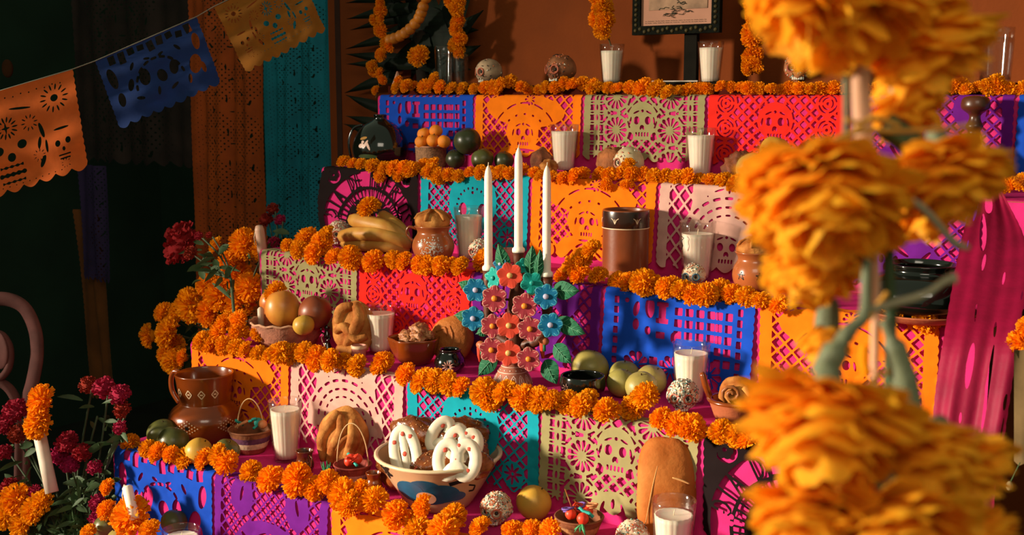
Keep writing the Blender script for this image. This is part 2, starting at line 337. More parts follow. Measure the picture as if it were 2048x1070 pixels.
def d_black(U, V):
    cx_, cy_ = PW/2, 16.5; r = np.hypot(U-cx_, (V-cy_)); a = np.arctan2(cy_-V, U-cx_)
    band = np.minimum(np.minimum(r-11.3, 15.4-r), 15-abs(U-cx_))
    txt = 'DIA DE MUERTOS'; ink = 9+0*U
    for i, ch in enumerate(txt):
        if ch == ' ': continue
        ac = PI*.945-PI*.89*(i+.5)/len(txt); rr = 13.35; 
        for (x1, y1, x2, y2) in GLY[ch]:
            def tp(x, y):
                lx = (x-1)*.80; ly = (y-2)*.98; ca, sa = math.cos(ac), math.sin(ac)
                return cx_+ca*(rr+ly)+sa*lx, cy_-(sa*(rr+ly)-ca*lx)
            p = tp(x1, y1); q = tp(x2, y2); ink = np.minimum(ink, segd(U, V, *p, *q))
    h1 = np.minimum(band, ink-.25)
    h2 = arcs(U, V, cx_, cy_, 9.6, .95, 22, .035, -PI, 0); h2 = np.where(r < 12, np.minimum(np.minimum(r-8.6, 10.6-r), ((.14/2-.022)-abs(((a % .14)-.07)))*9.6), -9)
    hd, ho = skull(U, V, cx_, 12.4, .85)
    cor = -9+0*U
    for sx in (-1, 1):
        xx = (U-cx_)*sx; cor = mx(cor, np.minimum(np.minimum(r-15.5, 14.6-xx), np.minimum(V-.3, xx-1)))
        s = mx(*[circ(xx, V, 12.6+1.0*math.cos(t*PI/3), 2.7+1.0*math.sin(t*PI/3), .75) for t in range(6)])
        cor = np.minimum(cor, mx(-s, circ(xx, V, 12.6, 2.7, .4)))
    lo = mx(*[rosette(U, V, cx_+s*12.4, 15.0, .5, 2.0, 8) for s in (-1, 1)])
    spk = mx(*[ell(U, V, cx_+5.6*math.cos(t), 12.8-5.6*math.sin(t), 1.1, .3, -t) for t in [PI*i/7 for i in range(8)]])
    cor = np.minimum(np.minimum(cor, 14.0-abs(U-cx_)), mx(ell(abs(U-cx_), V, 12.3, 3.0, 2.2, 2.0), -9+0*U))
    return mx(cutby(h1, -9+0*U), cutby(h2, -9+0*U), ho, cor, lo, spk)
def d_flag(U, V):
    h = -9+0*U
    for cx_ in (5.2, PW-5.2): h = mx(h, circ(U, V, cx_, 5.2, .85), *[ell(U, V, cx_+2.6*math.cos(t), 5.2+2.6*math.sin(t), .75, .2, t) for t in [2*PI*i/14 for i in range(14)]])
    def fl(x, y, s, n): return mx(*[ell(U, V, x+1.6*s*math.cos(t), y+1.6*s*math.sin(t), .6*s, .16*s, t) for t in [2*PI*i/n for i in range(n)]])
    c = PW/2
    h = mx(h, ell(U, V, c-2.3, 13.6, 1.05, 1.05), ell(U, V, c+2.9, 13.2, 1.05, 1.05), ell(U, V, c+.3, 15.6, .9, 1.0), ell(U, V, c-.1, 8.8, .22, 1.3), ell(U, V, c-.1, 8.8, 1.0, .22), fl(c, 8.8, 1.2, 14), fl(c-5.2, 9, .9, 10), fl(c+5.2, 9, .9, 10))
    h = mx(h, ell(U, V, c-4, 5.2, 2.6, .28, -.2), ell(U, V, c+3.6, 5.2, 2.6, .28, .2), ell(U, V, c-7.6, 11.5, .45, 1.9, .2), ell(U, V, c+7.6, 11.5, .45, 1.9, -.2))
    for j, y in enumerate((17.6, 19.3, 21.0)):
        h = mx(h, np.minimum(bx(U, V, c, y, 3.0-.4*abs(j-1), .22+.18*(j == 1)+.12*np.sin(U*5)), 9))
    for s in (-1, 1):
        x = c+s*12.0
        h = mx(h, ell(U, V, x-1.2, 15.8, .6, .75), ell(U, V, x+1.2, 15.6, .6, .75), ell(U, V, x, 17.3, .35, .5), bx(U, V, x, 18.6, 1.4, .16), bx(U, V, x, 19.4, 1.2, .16), ell(U, V, x, 12.4, 1.8, .3, 0), ell(U, V, x-s*3.7, 15.5, .3, 1.6), ell(U, V, x-s*5.2, 14.2, .4, 1.4, .2), ell(U, V, x-s*5, 18.6, .5, 1.4, s*.5), fl(x-s*5.6, 17, .7, 9))
        h = mx(h, fl(x, 20.6+0*s, .6, 9))
    for i in range(16): h = mx(h, circ(U, V, 3+1.8*i, 1.9+.25*(i % 2), .2), circ(U, V, 5+1.5*i, 21.9, .17))
    return h
def d_lace(U, V):
    x = abs(U-PW/2)
    h = mx(*[circ(x, (V+.7*i) % 1.4-.7, 15-1.0*i, 0, .2) for i in range(3)], *[ell(x, V % 9-4.5, a, b, c, d, t) for a, b, c, d, t in [(1.4, -1, .22, 1.0, 0), (6, 2, .22, .9, .3), (0, 2.5, 1, .2, 0), (5, -2.6, 1.4, .2, .7), (9.5, 0, .3, .8, .3)]])
    dd = np.minimum(lattice(U, V, 1.6, .95), 2.8-abs(np.hypot(x-6, (V % 14)-7)-4)); return mx(h, dd)
def d_sash(U, V):
    h = -9+0*U
    for i in range(16):
        h = mx(h, ell(U, V, 3+((i*7.3) % 22), 16+i*2.4, .3+.35*((i*3) % 4)/4, .6+.9*((i*5) % 7)/7, .2*math.sin(i)))
    return mx(h, np.minimum(ell(U, V, 10.5, 7.5, 2.6, 2.4), V-6.3+.3*(U-10)), ell(U, V, 8.5, 13.5, 1.5, 3.4, -.3), ell(U, V, 18, 36, .7, 6), ell(U, V, 25, 44, .5, 5), ell(U, V, 11, 33, 1.2, 3.2), ell(U, V, 3.2, 10, .7, 2.2))
_cut = {}
def cut(key, fn, W, V0, V1, step=.2, edge=.45, scal=1.6, bottom=True, margin=.0):
    """marching squares over the solid part; returns vertices in cm and faces"""
    if key in _cut: return _cut[key]
    nu = int(round(W/step))+1; nv = int(round((V1-V0)/step))+1
    us = np.linspace(0, W, nu); vs = np.linspace(V0, V1, nv); U, V = np.meshgrid(us, vs)
    H = fn(U, V); H = np.minimum(H, V-(V0+.5)) if V0 >= 0 else np.minimum(H, V+0*U-.0)
    ed = np.minimum(U, W-U)-edge*.5*(1-abs(np.sin(V*PI/scal)))*1.0
    if bottom: ed = np.minimum(ed, (V1-V)-1.2*(1-abs(np.sin(U*PI/(W/9)))))
    Fv = np.minimum(-np.minimum(H, np.minimum(np.minimum(U, W-U)-.9, 9)), ed)
    verts = []; idx = {}
    def vid(k, p):
        if k not in idx: idx[k] = len(verts); verts.append(p)
        return idx[k]
    faces = []; pos = Fv > 0
    for j in range(nv-1):
        for i in range(nu-1):
            c = [(j, i), (j, i+1), (j+1, i+1), (j+1, i)]; b = [pos[q] for q in c]; s = sum(b)
            if s == 0: continue
            if s == 4: faces.append([vid(q, (us[q[1]], vs[q[0]])) for q in c]); continue
            poly = []
            for t in range(4):
                q, r = c[t], c[(t+1) % 4]
                if b[t]: poly.append(vid(q, (us[q[1]], vs[q[0]])))
                if b[t] != b[(t+1) % 4]:
                    k = (q, r) if q < r else (r, q); fa, fb = Fv[k[0]], Fv[k[1]]; tt = fa/(fa-fb)
                    tt = min(max(tt, .02), .98)
                    poly.append(vid(k, (us[k[0][1]]*(1-tt)+us[k[1][1]]*tt, vs[k[0][0]]*(1-tt)+vs[k[1][0]]*tt)))
            if len(poly) >= 3: faces.append(poly)
    _cut[key] = (np.array(verts), faces); return _cut[key]
def paper(name, key, fn, W, V0, V1, place, material, label, group, cat='paper banner', **kw):
    vs, fs = cut(key, fn, W, V0, V1, **kw)
    me = bpy.data.meshes.new(name); me.from_pydata([place(u, v) for u, v in vs], [], fs); me.materials.append(material)
    me.polygons.foreach_set('use_smooth', [True]*len(me.polygons)); me.update()
    return tag(link(name, me), label, cat, group)
PC = dict(blue='#1a4cc0', orange='#f47a10', green='#9c9264', red='#e42a20', black='#1c1213', teal='#169cae', white='#d4a698', purple='#6a1c84')
PM = {k: mat('paper_'+k, c, .85, .06, 40, .12, 90, spec=.08, trans=.12) for k, c in PC.items()}
DF = dict(blue=d_blue, orange=d_orange, green=d_green, red=d_red, black=d_black, teal=d_teal, white=d_white, purple=d_purple, bluevine=d_bluevine)
ROWS = {0: ['bluevine', 'purple', 'orange', 'white'], 1: ['orange', 'white', 'teal', 'green', 'black'], 2: ['green', 'red', 'purple', 'blue', 'orange'],
        3: ['black', 'teal', 'orange', 'white', 'purple'], 4: ['blue', 'orange', 'green', 'red', 'purple', 'blue']}
TN = ['lowest', 'second', 'third', 'fourth', 'top']
DESC = dict(blue='cobalt blue paper banner with cut squares and wheels', bluevine='cobalt blue paper banner with vine and oval cutouts', orange='orange paper banner with lattice and hatted skull cutouts',
  green='sage paper banner with rosettes and skull cutouts', red='red paper banner with roses and lattice cutouts', black='black paper banner lettered in an arch', teal='teal paper banner with lattice and round crest',
  white='pale pink paper banner with lattice and arched dashes', purple='purple paper banner with lattice cutouts')
for k, row in ROWS.items():
    for i, key in enumerate(row):
        x0 = i*.342+.003; col = 'blue' if key == 'bluevine' else key; sd = R.random()*9; tilt = (R.random()-.5)*.012
        bul = .02 if (k == 3 and i == 0) else 0
        def place(u, v, x0=x0, k=k, sd=sd, tilt=tilt, bul=bul):
            x = x0+u/100; rr = .011; y0 = FY(k)-.0025; z1 = TOP[k]+.0015; d = v/100; L = rr*PI/2
            if d < 0: return (x, y0+rr-d, z1+.0006*math.sin(u*1.7+sd))
            if d < L: a = d/rr; return (x, y0+rr-rr*math.sin(a), z1-rr+rr*math.cos(a))
            h = d-L+rr; q = h/.2
            wv = .0045*q*(1+math.sin(u*.42+sd)+.5*math.sin(u*.9+sd*2))*.8+.0015*math.sin(v*1.3+u*.2+sd)*q+.0008
            y = y0-abs(wv)-.003*q
            if bul and u < 9: x -= bul*math.sin(min(q, 1)*PI)*(1-u/9)
            return (x+tilt*q, y, z1-h)
        drop = {4: 16.8}.get(k, 19.2)
        where = f'hanging from the {TN[k]} step'
        lab = f'{DESC[key]} {where}'
        if row.count(key) > 1: lab += ', left end' if i == 0 else ', right end'
        paper('paper_banner', (key, drop), DF[key], PW, -PT, drop, place, PM[col], lab, f'cut-paper banners along the {TN[k]} step', step=.14 if key == 'black' else .2)

# ---------------- hanging papers behind and the flags on their string ----------------
def hang(label, matl, fn, key, xl, xr, ytop, ybot, Y, W=33.4, wave=.012, cat='paper banner', name='hanging_paper', group=None, skew=0, **kw):
    A, B = ony(xl, 200, Y), ony(xr, 200, Y); zt, zb = ony((xl+xr)/2, ytop, Y).z, ony((xl+xr)/2, ybot, Y).z
    Hc = (zt-zb)/(B.x-A.x)*W
    def place(u, v):
        t = v/Hc; return (A.x+(B.x-A.x)*u/W+skew*t, Y+wave*math.sin(u*.45+.3*math.sin(v*.1))+wave*.5*math.sin(u*1.1+v*.05), zt-(zt-zb)*t)
    return paper(name, key, fn, W, 0, Hc, place, matl, label, group, cat, step=.3, **kw)
hang('teal cut-paper sheet hanging left of the altar', mat('sheet_teal', '#0e7c90', .8, .15, 12, .2, 60, trans=.15), d_lace, 'sheetA', 527, 676, -90, 482, 1.2, W=36)
hang('burnt orange cut-paper sheet hanging left of the teal one', mat('sheet_orange', '#b84e12', .8, .15, 12, .2, 60, trans=.15), d_lace, 'sheetB', 380, 524, -90, 700, 1.28, W=30)
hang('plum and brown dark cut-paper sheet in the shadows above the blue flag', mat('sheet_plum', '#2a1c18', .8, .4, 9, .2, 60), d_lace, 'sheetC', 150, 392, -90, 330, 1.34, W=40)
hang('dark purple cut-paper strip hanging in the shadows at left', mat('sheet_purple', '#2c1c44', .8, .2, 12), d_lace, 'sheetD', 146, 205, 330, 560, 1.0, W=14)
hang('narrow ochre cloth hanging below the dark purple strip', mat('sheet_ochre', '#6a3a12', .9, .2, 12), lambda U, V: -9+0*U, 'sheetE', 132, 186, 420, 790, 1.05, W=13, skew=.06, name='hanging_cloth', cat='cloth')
struct(MB().box((ony(683, 200, 1.19).x, 1.19, .6), (.011, .012, 1.5)).build('trim_1', mat('trim_dark', '#3a1c10', .8), smooth=False))
# flags
def flag(label, matl, fn, key, tl, tr, bl, D0, D1, W=33.4, H=23.5, name='paper_flag'):
    A = ond(*tl, D0); B = ond(*tr, D1); dn = ond(*bl, D0)-A; e = (B-A); nrm = e.cross(dn).normalized()
    s = e.length/W; dn.normalize()
    def place(u, v): return A+e*(u/W)+dn*(v*s)+nrm*(.006*math.sin(u*.3+v*.12)*(v/H)+.003*math.sin(v*.7))
    return paper(name, key, fn, W, 0, H, place, matl, label, 'paper flags on the string', 'paper flag')
flag('bright orange skull-cut paper flag on the string at the left edge', mat('flag_orange', '#e0661c', .75, .08, 30, .15, 60, trans=.25), d_flag, 'flag', (-150, 226), (146, 138), (-118, 430), 2.5, 2.58)
flag('dark blue paper flag on the string, left of the ochre one', mat('flag_blue', '#0f2f6c', .8, .1, 30, .15, 60, trans=.2), d_bluevine, 'flagb', (190, 122), (394, 34), (242, 264), 2.66, 2.74, H=22)
flag('ochre yellow paper flag hanging at the top of the frame', mat('flag_ochre', '#9a5c0c', .8, .1, 30, .15, 60, trans=.2), d_flag, 'flagc', (428, 14), (590, -68), (492, 146), 2.8, 2.88, H=26)
sp = [ond(-160, 229, 2.5), ond(146, 138, 2.58), ond(190, 122, 2.66), ond(394, 33, 2.74), ond(428, 13, 2.8), ond(640, -88, 2.9)]
tag(MB().tube(sp, .0012, 5).build('string', mat('string_grey', '#8a8878', .8)), 'thin pale string the paper flags hang from', 'string')
# ---------------- vessels, glasses, fruit ----------------
def smooth(pts, n=5):
    out = []
    for i in range(len(pts)-1):
        p0, p1, p2, p3 = (np.array(pts[max(i-1, 0)]), np.array(pts[i]), np.array(pts[i+1]), np.array(pts[min(i+2, len(pts)-1)]))
        for j in range(n):
            t = j/n; out.append(tuple(.5*((2*p1)+(p2-p0)*t+(2*p0-5*p1+4*p2-p3)*t*t+(3*p1-p0-3*p2+p3)*t**3)))
    out.append(tuple(pts[-1])); return out
def vessel(prof, wall, n=4):
    """outer profile upwards, a round lip, then down the inside"""
    o = smooth(prof, n); z1 = o[-1][1]; r1 = o[-1][0]
    inn = [(max(r-wall, .001), z if z > wall*1.5 else wall*1.5) for r, z in o][::-1]
    lip = [(r1-wall*.15, z1+wall*.3), (r1-wall*.5, z1+wall*.45), (r1-wall*.85, z1+wall*.3)]
    return o+lip+inn+[(.0005, wall*1.5)]
def rad_at(prof, z):
    p = smooth(prof, 6)
    for (r0, z0), (r1, z1) in zip(p, p[1:]):
        if min(z0, z1) <= z <= max(z0, z1)+1e-9: return r0+(r1-r0)*((z-z0)/(z1-z0) if z1 != z0 else 0)
    return p[-1][0]
def wrap(b, prof, th, z0, poly, off=.0007, mi=0, flat=False):
    """a painted patch lying on a turned vessel: polygon in metres around angle th, height z0"""
    cx_ = sum(p[0] for p in poly)/len(poly); cy_ = sum(p[1] for p in poly)/len(poly)
    ring = []
    for s in (0, .5, 1):
        for x, y in poly:
            X, Y = cx_+(x-cx_)*s, cy_+(y-cy_)*s; r = rad_at(prof, z0+Y)+off; a = th+X/max(r, .01); ring.append((r*math.cos(a), r*math.sin(a), z0+Y))
    n = len(poly); vs = [ring[0]]+ring[n:]
    fs = [(0, 1+i, 1+(i+1) % n) for i in range(n)]+[(1+i, 1+n+i, 1+n+(i+1) % n, 1+(i+1) % n) for i in range(n)]
    b.add(vs, fs, mi)
def ellp(cx_, cy_, a, b, t=0, n=16): return [(cx_+a*math.cos(2*PI*i/n)*math.cos(t)-b*math.sin(2*PI*i/n)*math.sin(t), cy_+a*math.cos(2*PI*i/n)*math.sin(t)+b*math.sin(2*PI*i/n)*math.cos(t)) for i in range(n)]
def wline(b, prof, th, z0, pts, w_, off=.0007, mi=0):
    for (x0, y0), (x1, y1) in zip(pts, pts[1:]):
        L = math.hypot(x1-x0, y1-y0)+1e-9; nx_, ny_ = -(y1-y0)/L*w_/2, (x1-x0)/L*w_/2
        wrap(b, prof, th, z0, [(x0-nx_, y0-ny_), (x1-nx_, y1-ny_), (x1+nx_, y1+ny_), (x0+nx_, y0+ny_)], off, mi)
G = glassmat(); M_wax = mat('candle_wax', '#fbead8', .5, .04, 30, spec=.3, sss=.25); M_wick = mat('wick', '#e8d8b8', .9)
M_water = glassmat('water', (.96, .97, .97))
def glass_candle(px, py, k, h, w_, label, fill=.8, lit=1.0, loc=None, water=False, rs=.72):
    p = loc or stand(px, py, k, .03); s = F_PX/depth(p); H = h/s; r1 = w_/2/s; r0 = r1*rs
    t = thing('water_glass' if water else 'glass_candle', label, 'glass' if water else 'candle', p, R.random(), 'glasses of water on the top step' if water else 'white candles in fluted glasses')
    NF = 18
    fl = lambda r, z, a: r*(1+(.045*abs(math.cos(NF*a/2)) if z < H*.86 else .02))
    pr = [(r0*.96, 0), (r0, .003)]+[(r0+(r1-r0)*i/8, .003+(H-.003)*i/8) for i in range(1, 9)]
    th = .0016
    inn = [(r0+(r1-r0)*i/8-th, .006+(H-.006)*i/8) for i in range(9)][::-1]
    MB().lathe(pr+[(r1-th/2, H+.0008)]+inn+[(.0005, .006)], 54, flute=fl).build('tumbler', G, t)
    hw = H*fill; rw = r0+(r1-r0)*fill-th*1.6
    b = MB(); n = 9
    b.lathe([(.0005, .0068)]+[(r0-th*1.6+(rw-r0+th*1.6)*i/n, .007+(hw-.007)*i/n) for i in range(n+1)]+[(rw-.002, hw-.0006), (rw*.4, hw-.0018), (.0005, hw-.002)], 54, flute=None if water else (lambda r, z, a: r*(1-.05*abs(math.sin(NF*a/2)))), cap0=False)
    b.build('water' if water else 'wax', M_water if water else M_wax, t)
    if not water: MB().tube([(0, 0, hw-.003), (.0006, 0, hw+.004), (.0018, .0008, hw+.009)], .0007, 5).build('wick', M_wick, t)
    return t
CANDLES = [(573, 920, 0, 122, 66, .86, 'white candle in fluted glass beside the small striped basket'),
 (1345, 1140, 0, 145, 88, .80, 'large white candle in fluted glass before the long upright loaf'),
 (762, 706, 1, 96, 64, .84, 'white candle in fluted glass between braided bread and red banner'),
 (1380, 806, 1, 122, 76, .84, 'white candle in fluted glass behind the sprinkled skull'),
 (938, 520, 2, 106, 60, .84, 'white candle in fluted glass right of the white-patterned pot'),
 (1393, 560, 2, 118, 72, .80, 'white candle in fluted glass behind the small sugar skull, third step'),
 (1128, 340, 3, 95, 58, .86, 'white candle in fluted glass before orange banner, fourth step'),
 (1400, 348, 3, 100, 60, .86, 'white candle in fluted glass before sage banner, fourth step'),
 (1223, 165, 4, 80, 50, .84, 'white candle in fluted glass under hanging garland, top step'),
 (1420, 165, 4, 84, 52, .86, 'white candle in fluted glass in front of the easel leg')]
for px, py, k, h, w_, f_, lb in CANDLES:
    glass_candle(px, py, k, h, w_, lb, f_)
q = ony(365, 1128, -.1); glass_candle(0, 0, -1, 104, 74, 'candle glass at the bottom left in front of blue banner', .86, loc=Vector((q.x, -.1, TOP[-1]+.0005)))
for px, w_, h, lb, Y in ((888, 36, 78, 'tall clear water glass standing left of its twin, top step', 1.06), (922, 30, 62, 'short clear glass behind the dark palm fronds, top step', 1.08), (1988, 64, 108, 'tall clear water glass at the far right of the top step', 1.03)):
    q = ony(px, 186, Y); glass_candle(0, 0, 4, h, w_, lb, .82, loc=Vector((q.x, Y, TOPE+.0005)), water=True, rs=.9)
tg = MB().tube([(0, 0, 0), (.004, -.002, .01), (.001, -.003, .02), (.006, -.002, .026), (.0, -.002, .03)], .0009, 5); 
p_ = ony(1363, 500, .62); t_ = tg.build('wire_hook', mat('black_wire', '#181210', .5), None, loc=p_); tag(t_, 'small black wire hook at the glass left of the sugar skull', 'wire')

M_avo = mat('fruit_olive', '#5a5a28', .38, .35, 9, .08, 200, spec=.5, objvar=.14)
M_dkgreen = mat('fruit_dark_green', '#33381e', .34, .3, 12, .1, 200, spec=.5)
M_guava = mat('fruit_guava', '#9a8c48', .42, .18, 14, .1, 160, spec=.4, objvar=.1)
M_yel = mat('fruit_yellow', '#c89838', .42, .15, 16, .06, 160, spec=.4)
M_mango = mat('fruit_mango', '#d08a34', .38, .3, 14, col2='#b04a22', spec=.5, lo=.42, hi=.72)
M_mangor = mat('fruit_mango_red', '#6a2a18', .4, .4, 12, col2='#8a4420', spec=.5)
M_mand = mat('fruit_mandarin', '#f08a10', .45, .1, 40, .5, 900, spec=.5)
M_stem = mat('stem_brown', '#4a3416', .8)
def fruit(px, py, w_, matl, label, Y=None, k=None, loc=None, hs=.96, group=None, name='guava', cat='fruit', lean=0, z=None):
    if loc is None:
        if Y is None: p = stand(px, py+w_*.48, k, .03); Y = p.y
        loc = ony(px, py, Y)
    s = F_PX/depth(loc); r = w_/2/s; sd = R.random()*20
    if k is not None: loc = Vector((loc.x, loc.y, TOP[k]+r*hs+.0005))
    if z is not None: loc.z = z
    t = thing(name, label, cat, loc, 0, group, rot=(R.uniform(-.5, .5), R.uniform(-.4, .4)+lean, R.uniform(0, 6)))
    t.scale = (1, 1, 1)
    fn = lambda d: 1+.05*nz(d, 1.3, sd)-.10*math.exp(-((1-d.z)*14))-.05*math.exp(-((1+d.z)*20))
    MB().ball((0, 0, 0), (r, r, r*hs), 22, 16, fn).build('skin', matl, t)
    MB().lathe([(.0022, -.001), (.0014, .002), (.0016, .004)], 7, (0, 0, r*hs*.87)).build('stem', M_stem, t)
    return t
g = 'green fruits beside the brown jug'
fruit(325, 862, 62, M_avo, 'olive green fruit furthest left, half hidden behind its neighbour', Y=.055, k=0, group=g)
fruit(346, 866, 64, M_avo, 'glossy olive fruit resting in front of the leftmost one', Y=.028, k=0, group=g)
fruit(397, 874, 56, M_yel, 'yellow-green fruit between two olive ones below the jug', Y=.024, k=0, group=g)
fruit(452, 866, 54, M_avo, 'olive fruit touching the small striped basket', Y=.06, k=0, group=g)
fruit(1068, 1008, 72, M_yel, 'smooth pale yellow fruit right of the sprinkled skull, lowest step', Y=.17, k=0)
g = 'green guavas near the glass candle'
fruit(1180, 748, 76, M_guava, 'green guava behind the black glazed dish', Y=.42, k=1, group=g)
fruit(1248, 750, 62, M_guava, 'green guava at the back of the pile, left', Y=.43, k=1, group=g)
fruit(1243, 768, 60, M_guava, 'green guava at the front left of the pile', Y=.375, k=1, group=g)
fruit(1302, 765, 64, M_guava, 'green guava at the back right of the pile', Y=.42, k=1, group=g)
fruit(1283, 790, 66, M_guava, 'green guava nearest the row of marigolds', Y=.36, k=1, group=g)
g = 'dark green fruits on the fourth step'
fruit(911, 320, 40, M_dkgreen, 'small dark green fruit at the left foot of the pyramid', Y=.86, k=3, group=g)
fruit(965, 319, 46, M_avo, 'olive fruit in the middle of the pyramid base', Y=.84, k=3, group=g)
fruit(1008, 318, 40, M_dkgreen, 'small dark fruit at the right foot of the pyramid', Y=.87, k=3, group=g)
fruit(935, 282, 56, M_dkgreen, 'large dark green fruit crowning the pyramid', Y=.865, group=g)
fruit(1550, 302, 62, M_yel, 'yellow-green fruit on top before the red banner', Y=.86)
fruit(1503, 336, 62, M_guava, 'pale green fruit under the yellow-green one', Y=.84, k=3)
q = -.06
g = 'green fruits at the bottom left corner'
fruit(212, 1052, 50, M_avo, 'olive fruit left of the marigold at the bottom left', Y=-.07, group=g)
fruit(348, 1044, 52, M_avo, 'olive fruit behind the bottom left candle glass', Y=-.035, group=g)
fruit(237, 1078, 46, M_guava, 'yellowish fruit cut by the lower frame edge', Y=-.12, group=g)
fruit(1487, 1066, 56, mat('fruit_red', '#c03a1c', .3, .2, 10, spec=.6), 'red fruit at the bottom edge under the black banner', Y=.195, k=0, name='apple')
for px, py, Y in ((848, 268, .862), (872, 262, .87), (843, 284, .85), (888, 283, .85), (866, 281, .845)):
    fruit(px, py, 27, M_mand, dict(zip((848, 872, 843, 888, 866), ('mandarin at the back left of the reed basket', 'mandarin topping the reed basket pile', 'mandarin at the front left of the reed basket', 'mandarin at the right rim of the reed basket', 'mandarin in the middle front of the reed basket')))[px], Y=Y, name='mandarin', group='mandarins in the reed basket')
# mangoes in the woven basket of the second step
p_b = stand(576, 690, 1, .075)
for px, py, w_, m, lb, dy in ((565, 617, 72, M_mango, 'large yellow-red mango in the woven basket', -.012), (630, 625, 66, M_mangor, 'dark red mango at the right of the woven basket', .01), (607, 650, 44, M_yel, 'small yellow fruit at the front rim of the woven basket', -.035), (545, 606, 52, M_mango, 'mango half hidden at the back left of the woven basket', .03)):
    fruit(px, py, w_, m, lb, Y=p_b.y+dy, name='mango', hs=1.08 if w_ > 50 else .95, group='fruit in the woven basket')

# clay jug
M_clay = mat('glazed_clay', '#7c360a', .22, .2, 9, .1, 60, spec=.6, coat=.5)
M_clayd = mat('glazed_clay_dark', '#5c260e', .2, .25, 9, .1, 60, spec=.6, coat=.5)
M_claym = mat('matt_clay', '#a85832', .8, .15, 20, .2, 150)
M_slip = mat('cream_slip', '#d8b894', .5, .1, 40); M_blackp = mat('black_paint', '#160e0a', .4)
M_blk = mat('black_glaze', '#0c0e0a', .12, .3, 8, spec=.7, coat=.6)
FC = -PI/2+.5        # angle around a vessel that faces the camera
t = thing('clay_jug', 'brown glazed clay jug with diamond pattern standing among green fruit', 'jug', stand(412, 846, 0, .066), 0, sc=1.1)
JP = [(.05, 0), (.068, .018), (.077, .045), (.072, .066), (.054, .082), (.053, .09), (.056, .115), (.059, .137), (.061, .146)]
MB().lathe(vessel(JP, .004), 40).build('body', M_clay, t)
MB().tube([(-.054+.0*i, 0, 0) for i in range(0)] or smooth([(-.058, -.01, .138), (-.078, -.014, .142), (-.088, -.016, .125), (-.086, -.016, .098), (-.070, -.012, .074)], 5), [.0055]*21, 8).build('handle', M_clay, t)
b = MB()
for i in range(4):
    th = FC-.75+.5*i; n_ = .009
    wline(b, JP, th, .112, [(0, n_), (n_*.8, 0), (0, -n_), (-n_*.8, 0), (0, n_)], .0022); wline(b, JP, th, .112, [(-.003, 0), (.003, 0)], .003)
b.build('diamond_pattern', M_slip, t)
b = MB()
for th in (FC-.15, FC+1.0, FC-1.3):
    for i in range(9):
        for j in range(9):
            if abs(i-4)+abs(j-4) <= 4 and (i+j) % 2 == 0 and not (i == 4 and j == 4): wrap(b, JP, th, .046, ellp((i-4)*.0058, (j-4)*.0036, .0016, .0013, 0, 6))
b.build('dotted_pattern', M_slip, t)
b = MB(); [wrap(b, JP, th, .046, ellp(0, 0, .004, .004, 0, 10)) for th in (FC-.15, FC+1.0)]; b.build('dark_dot', M_blackp, t)

# tall brown mug
t = thing('clay_cylinder', 'tall brown clay cylinder with dark banded rim on the third step', 'pot', stand(1250, 552, 2, .055), 0)
s_ = F_PX/depth(t.location); rr, hh = 46/s_, 132/s_
CP = [(rr*.97, 0), (rr, .004), (rr, hh*.18), (rr, hh*.5), (rr, hh*.85), (rr*1.01, hh)]
MB().lathe(vessel(CP, .005), 44).build('body', mat('brown_glaze', '#7c3a16', .35, .12, 12, .1, 70, spec=.5, coat=.25), t)
MB().lathe([(rr+.0006, hh*.74), (rr+.0012, hh*.75), (rr+.0012, hh*.97), (rr+.0004, hh)], 44, cap0=False).build('rim_band', mat('dark_glaze_band', '#341608', .25, .2, 10, spec=.6, coat=.4), t)
MB().lathe([(rr+.0006, 0), (rr+.0008, hh*.10), (rr+.0004, hh*.11)], 44, cap0=False).build('bare_foot', M_claym, t)
b = MB(); b.lathe([(rr+.0014, hh*.735), (rr+.0018, hh*.742), (rr+.0014, hh*.75)], 44, cap0=False)
for i in range(7):
    th = FC-1.4+i*.95
    for s in (-1, 1): wline(b, CP, th, hh*.86, [(0, -.006), (s*.004, .003), (s*.009, .006)], .0016, .002)
    wline(b, CP, th, hh*.86, [(0, -.006), (0, .004)], .0016, .002)
b.build('leaf_pattern', M_slip, t)

# pot with bread on, third step
def pot(px, py, k, w_, h, label, patch=True, handle=True):
    p = stand(px, py, k, .045); s = F_PX/depth(p); r = w_/2/s; H = h/s
    t = thing('clay_pot', label, 'pot', p, 0)
    P = [(r*.55, 0), (r*.82, H*.1), (r*1.0, H*.36), (r*.95, H*.6), (r*.76, H*.8), (r*.8, H*.92), (r*.9, H)]
    MB().lathe(vessel(P, .0035), 36).build('body', mat('pot_glaze', '#a85a2c', .25, .2, 12, .1, 80, spec=.6, coat=.4), t)
    if handle: MB().tube(smooth([(-r*.82, -.012, H*.9), (-r*1.18, -.018, H*.95), (-r*1.3, -.02, H*.75), (-r*.98, -.016, H*.55)], 5), .0035, 8).build('handle', M_clay, t)
    if patch:
        b = MB(); rg = random.Random(3)
        for i in range(170):
            x, y = rg.gauss(0, r*.38), rg.gauss(0, H*.2)
            if abs(x) < r*.75 and abs(y) < H*.34: wrap(b, P, FC+.1, H*.42, ellp(x, y, rg.uniform(.001, .0028), rg.uniform(.0006, .0016), rg.uniform(0, 3), 7))
        o = b.build('white_pattern', mat('white_enamel', '#e8ddd0', .35, .3, 500, col2='#9aa8a0'), t)
    else:
        b = MB(); 
        for th in (FC-.7, FC+.2, FC+.9): wline(b, P, th, H*.45, [(-.006, -.008), (0, .008), (.006, -.008), (-.008, .002), (.008, .002)], .0016)
        b.build('dark_pattern', M_blackp, t)
    return t, r, H
tp, rp, hp = pot(867, 522, 2, 84, 70, 'round clay pot with white speckled pattern holding a bun')
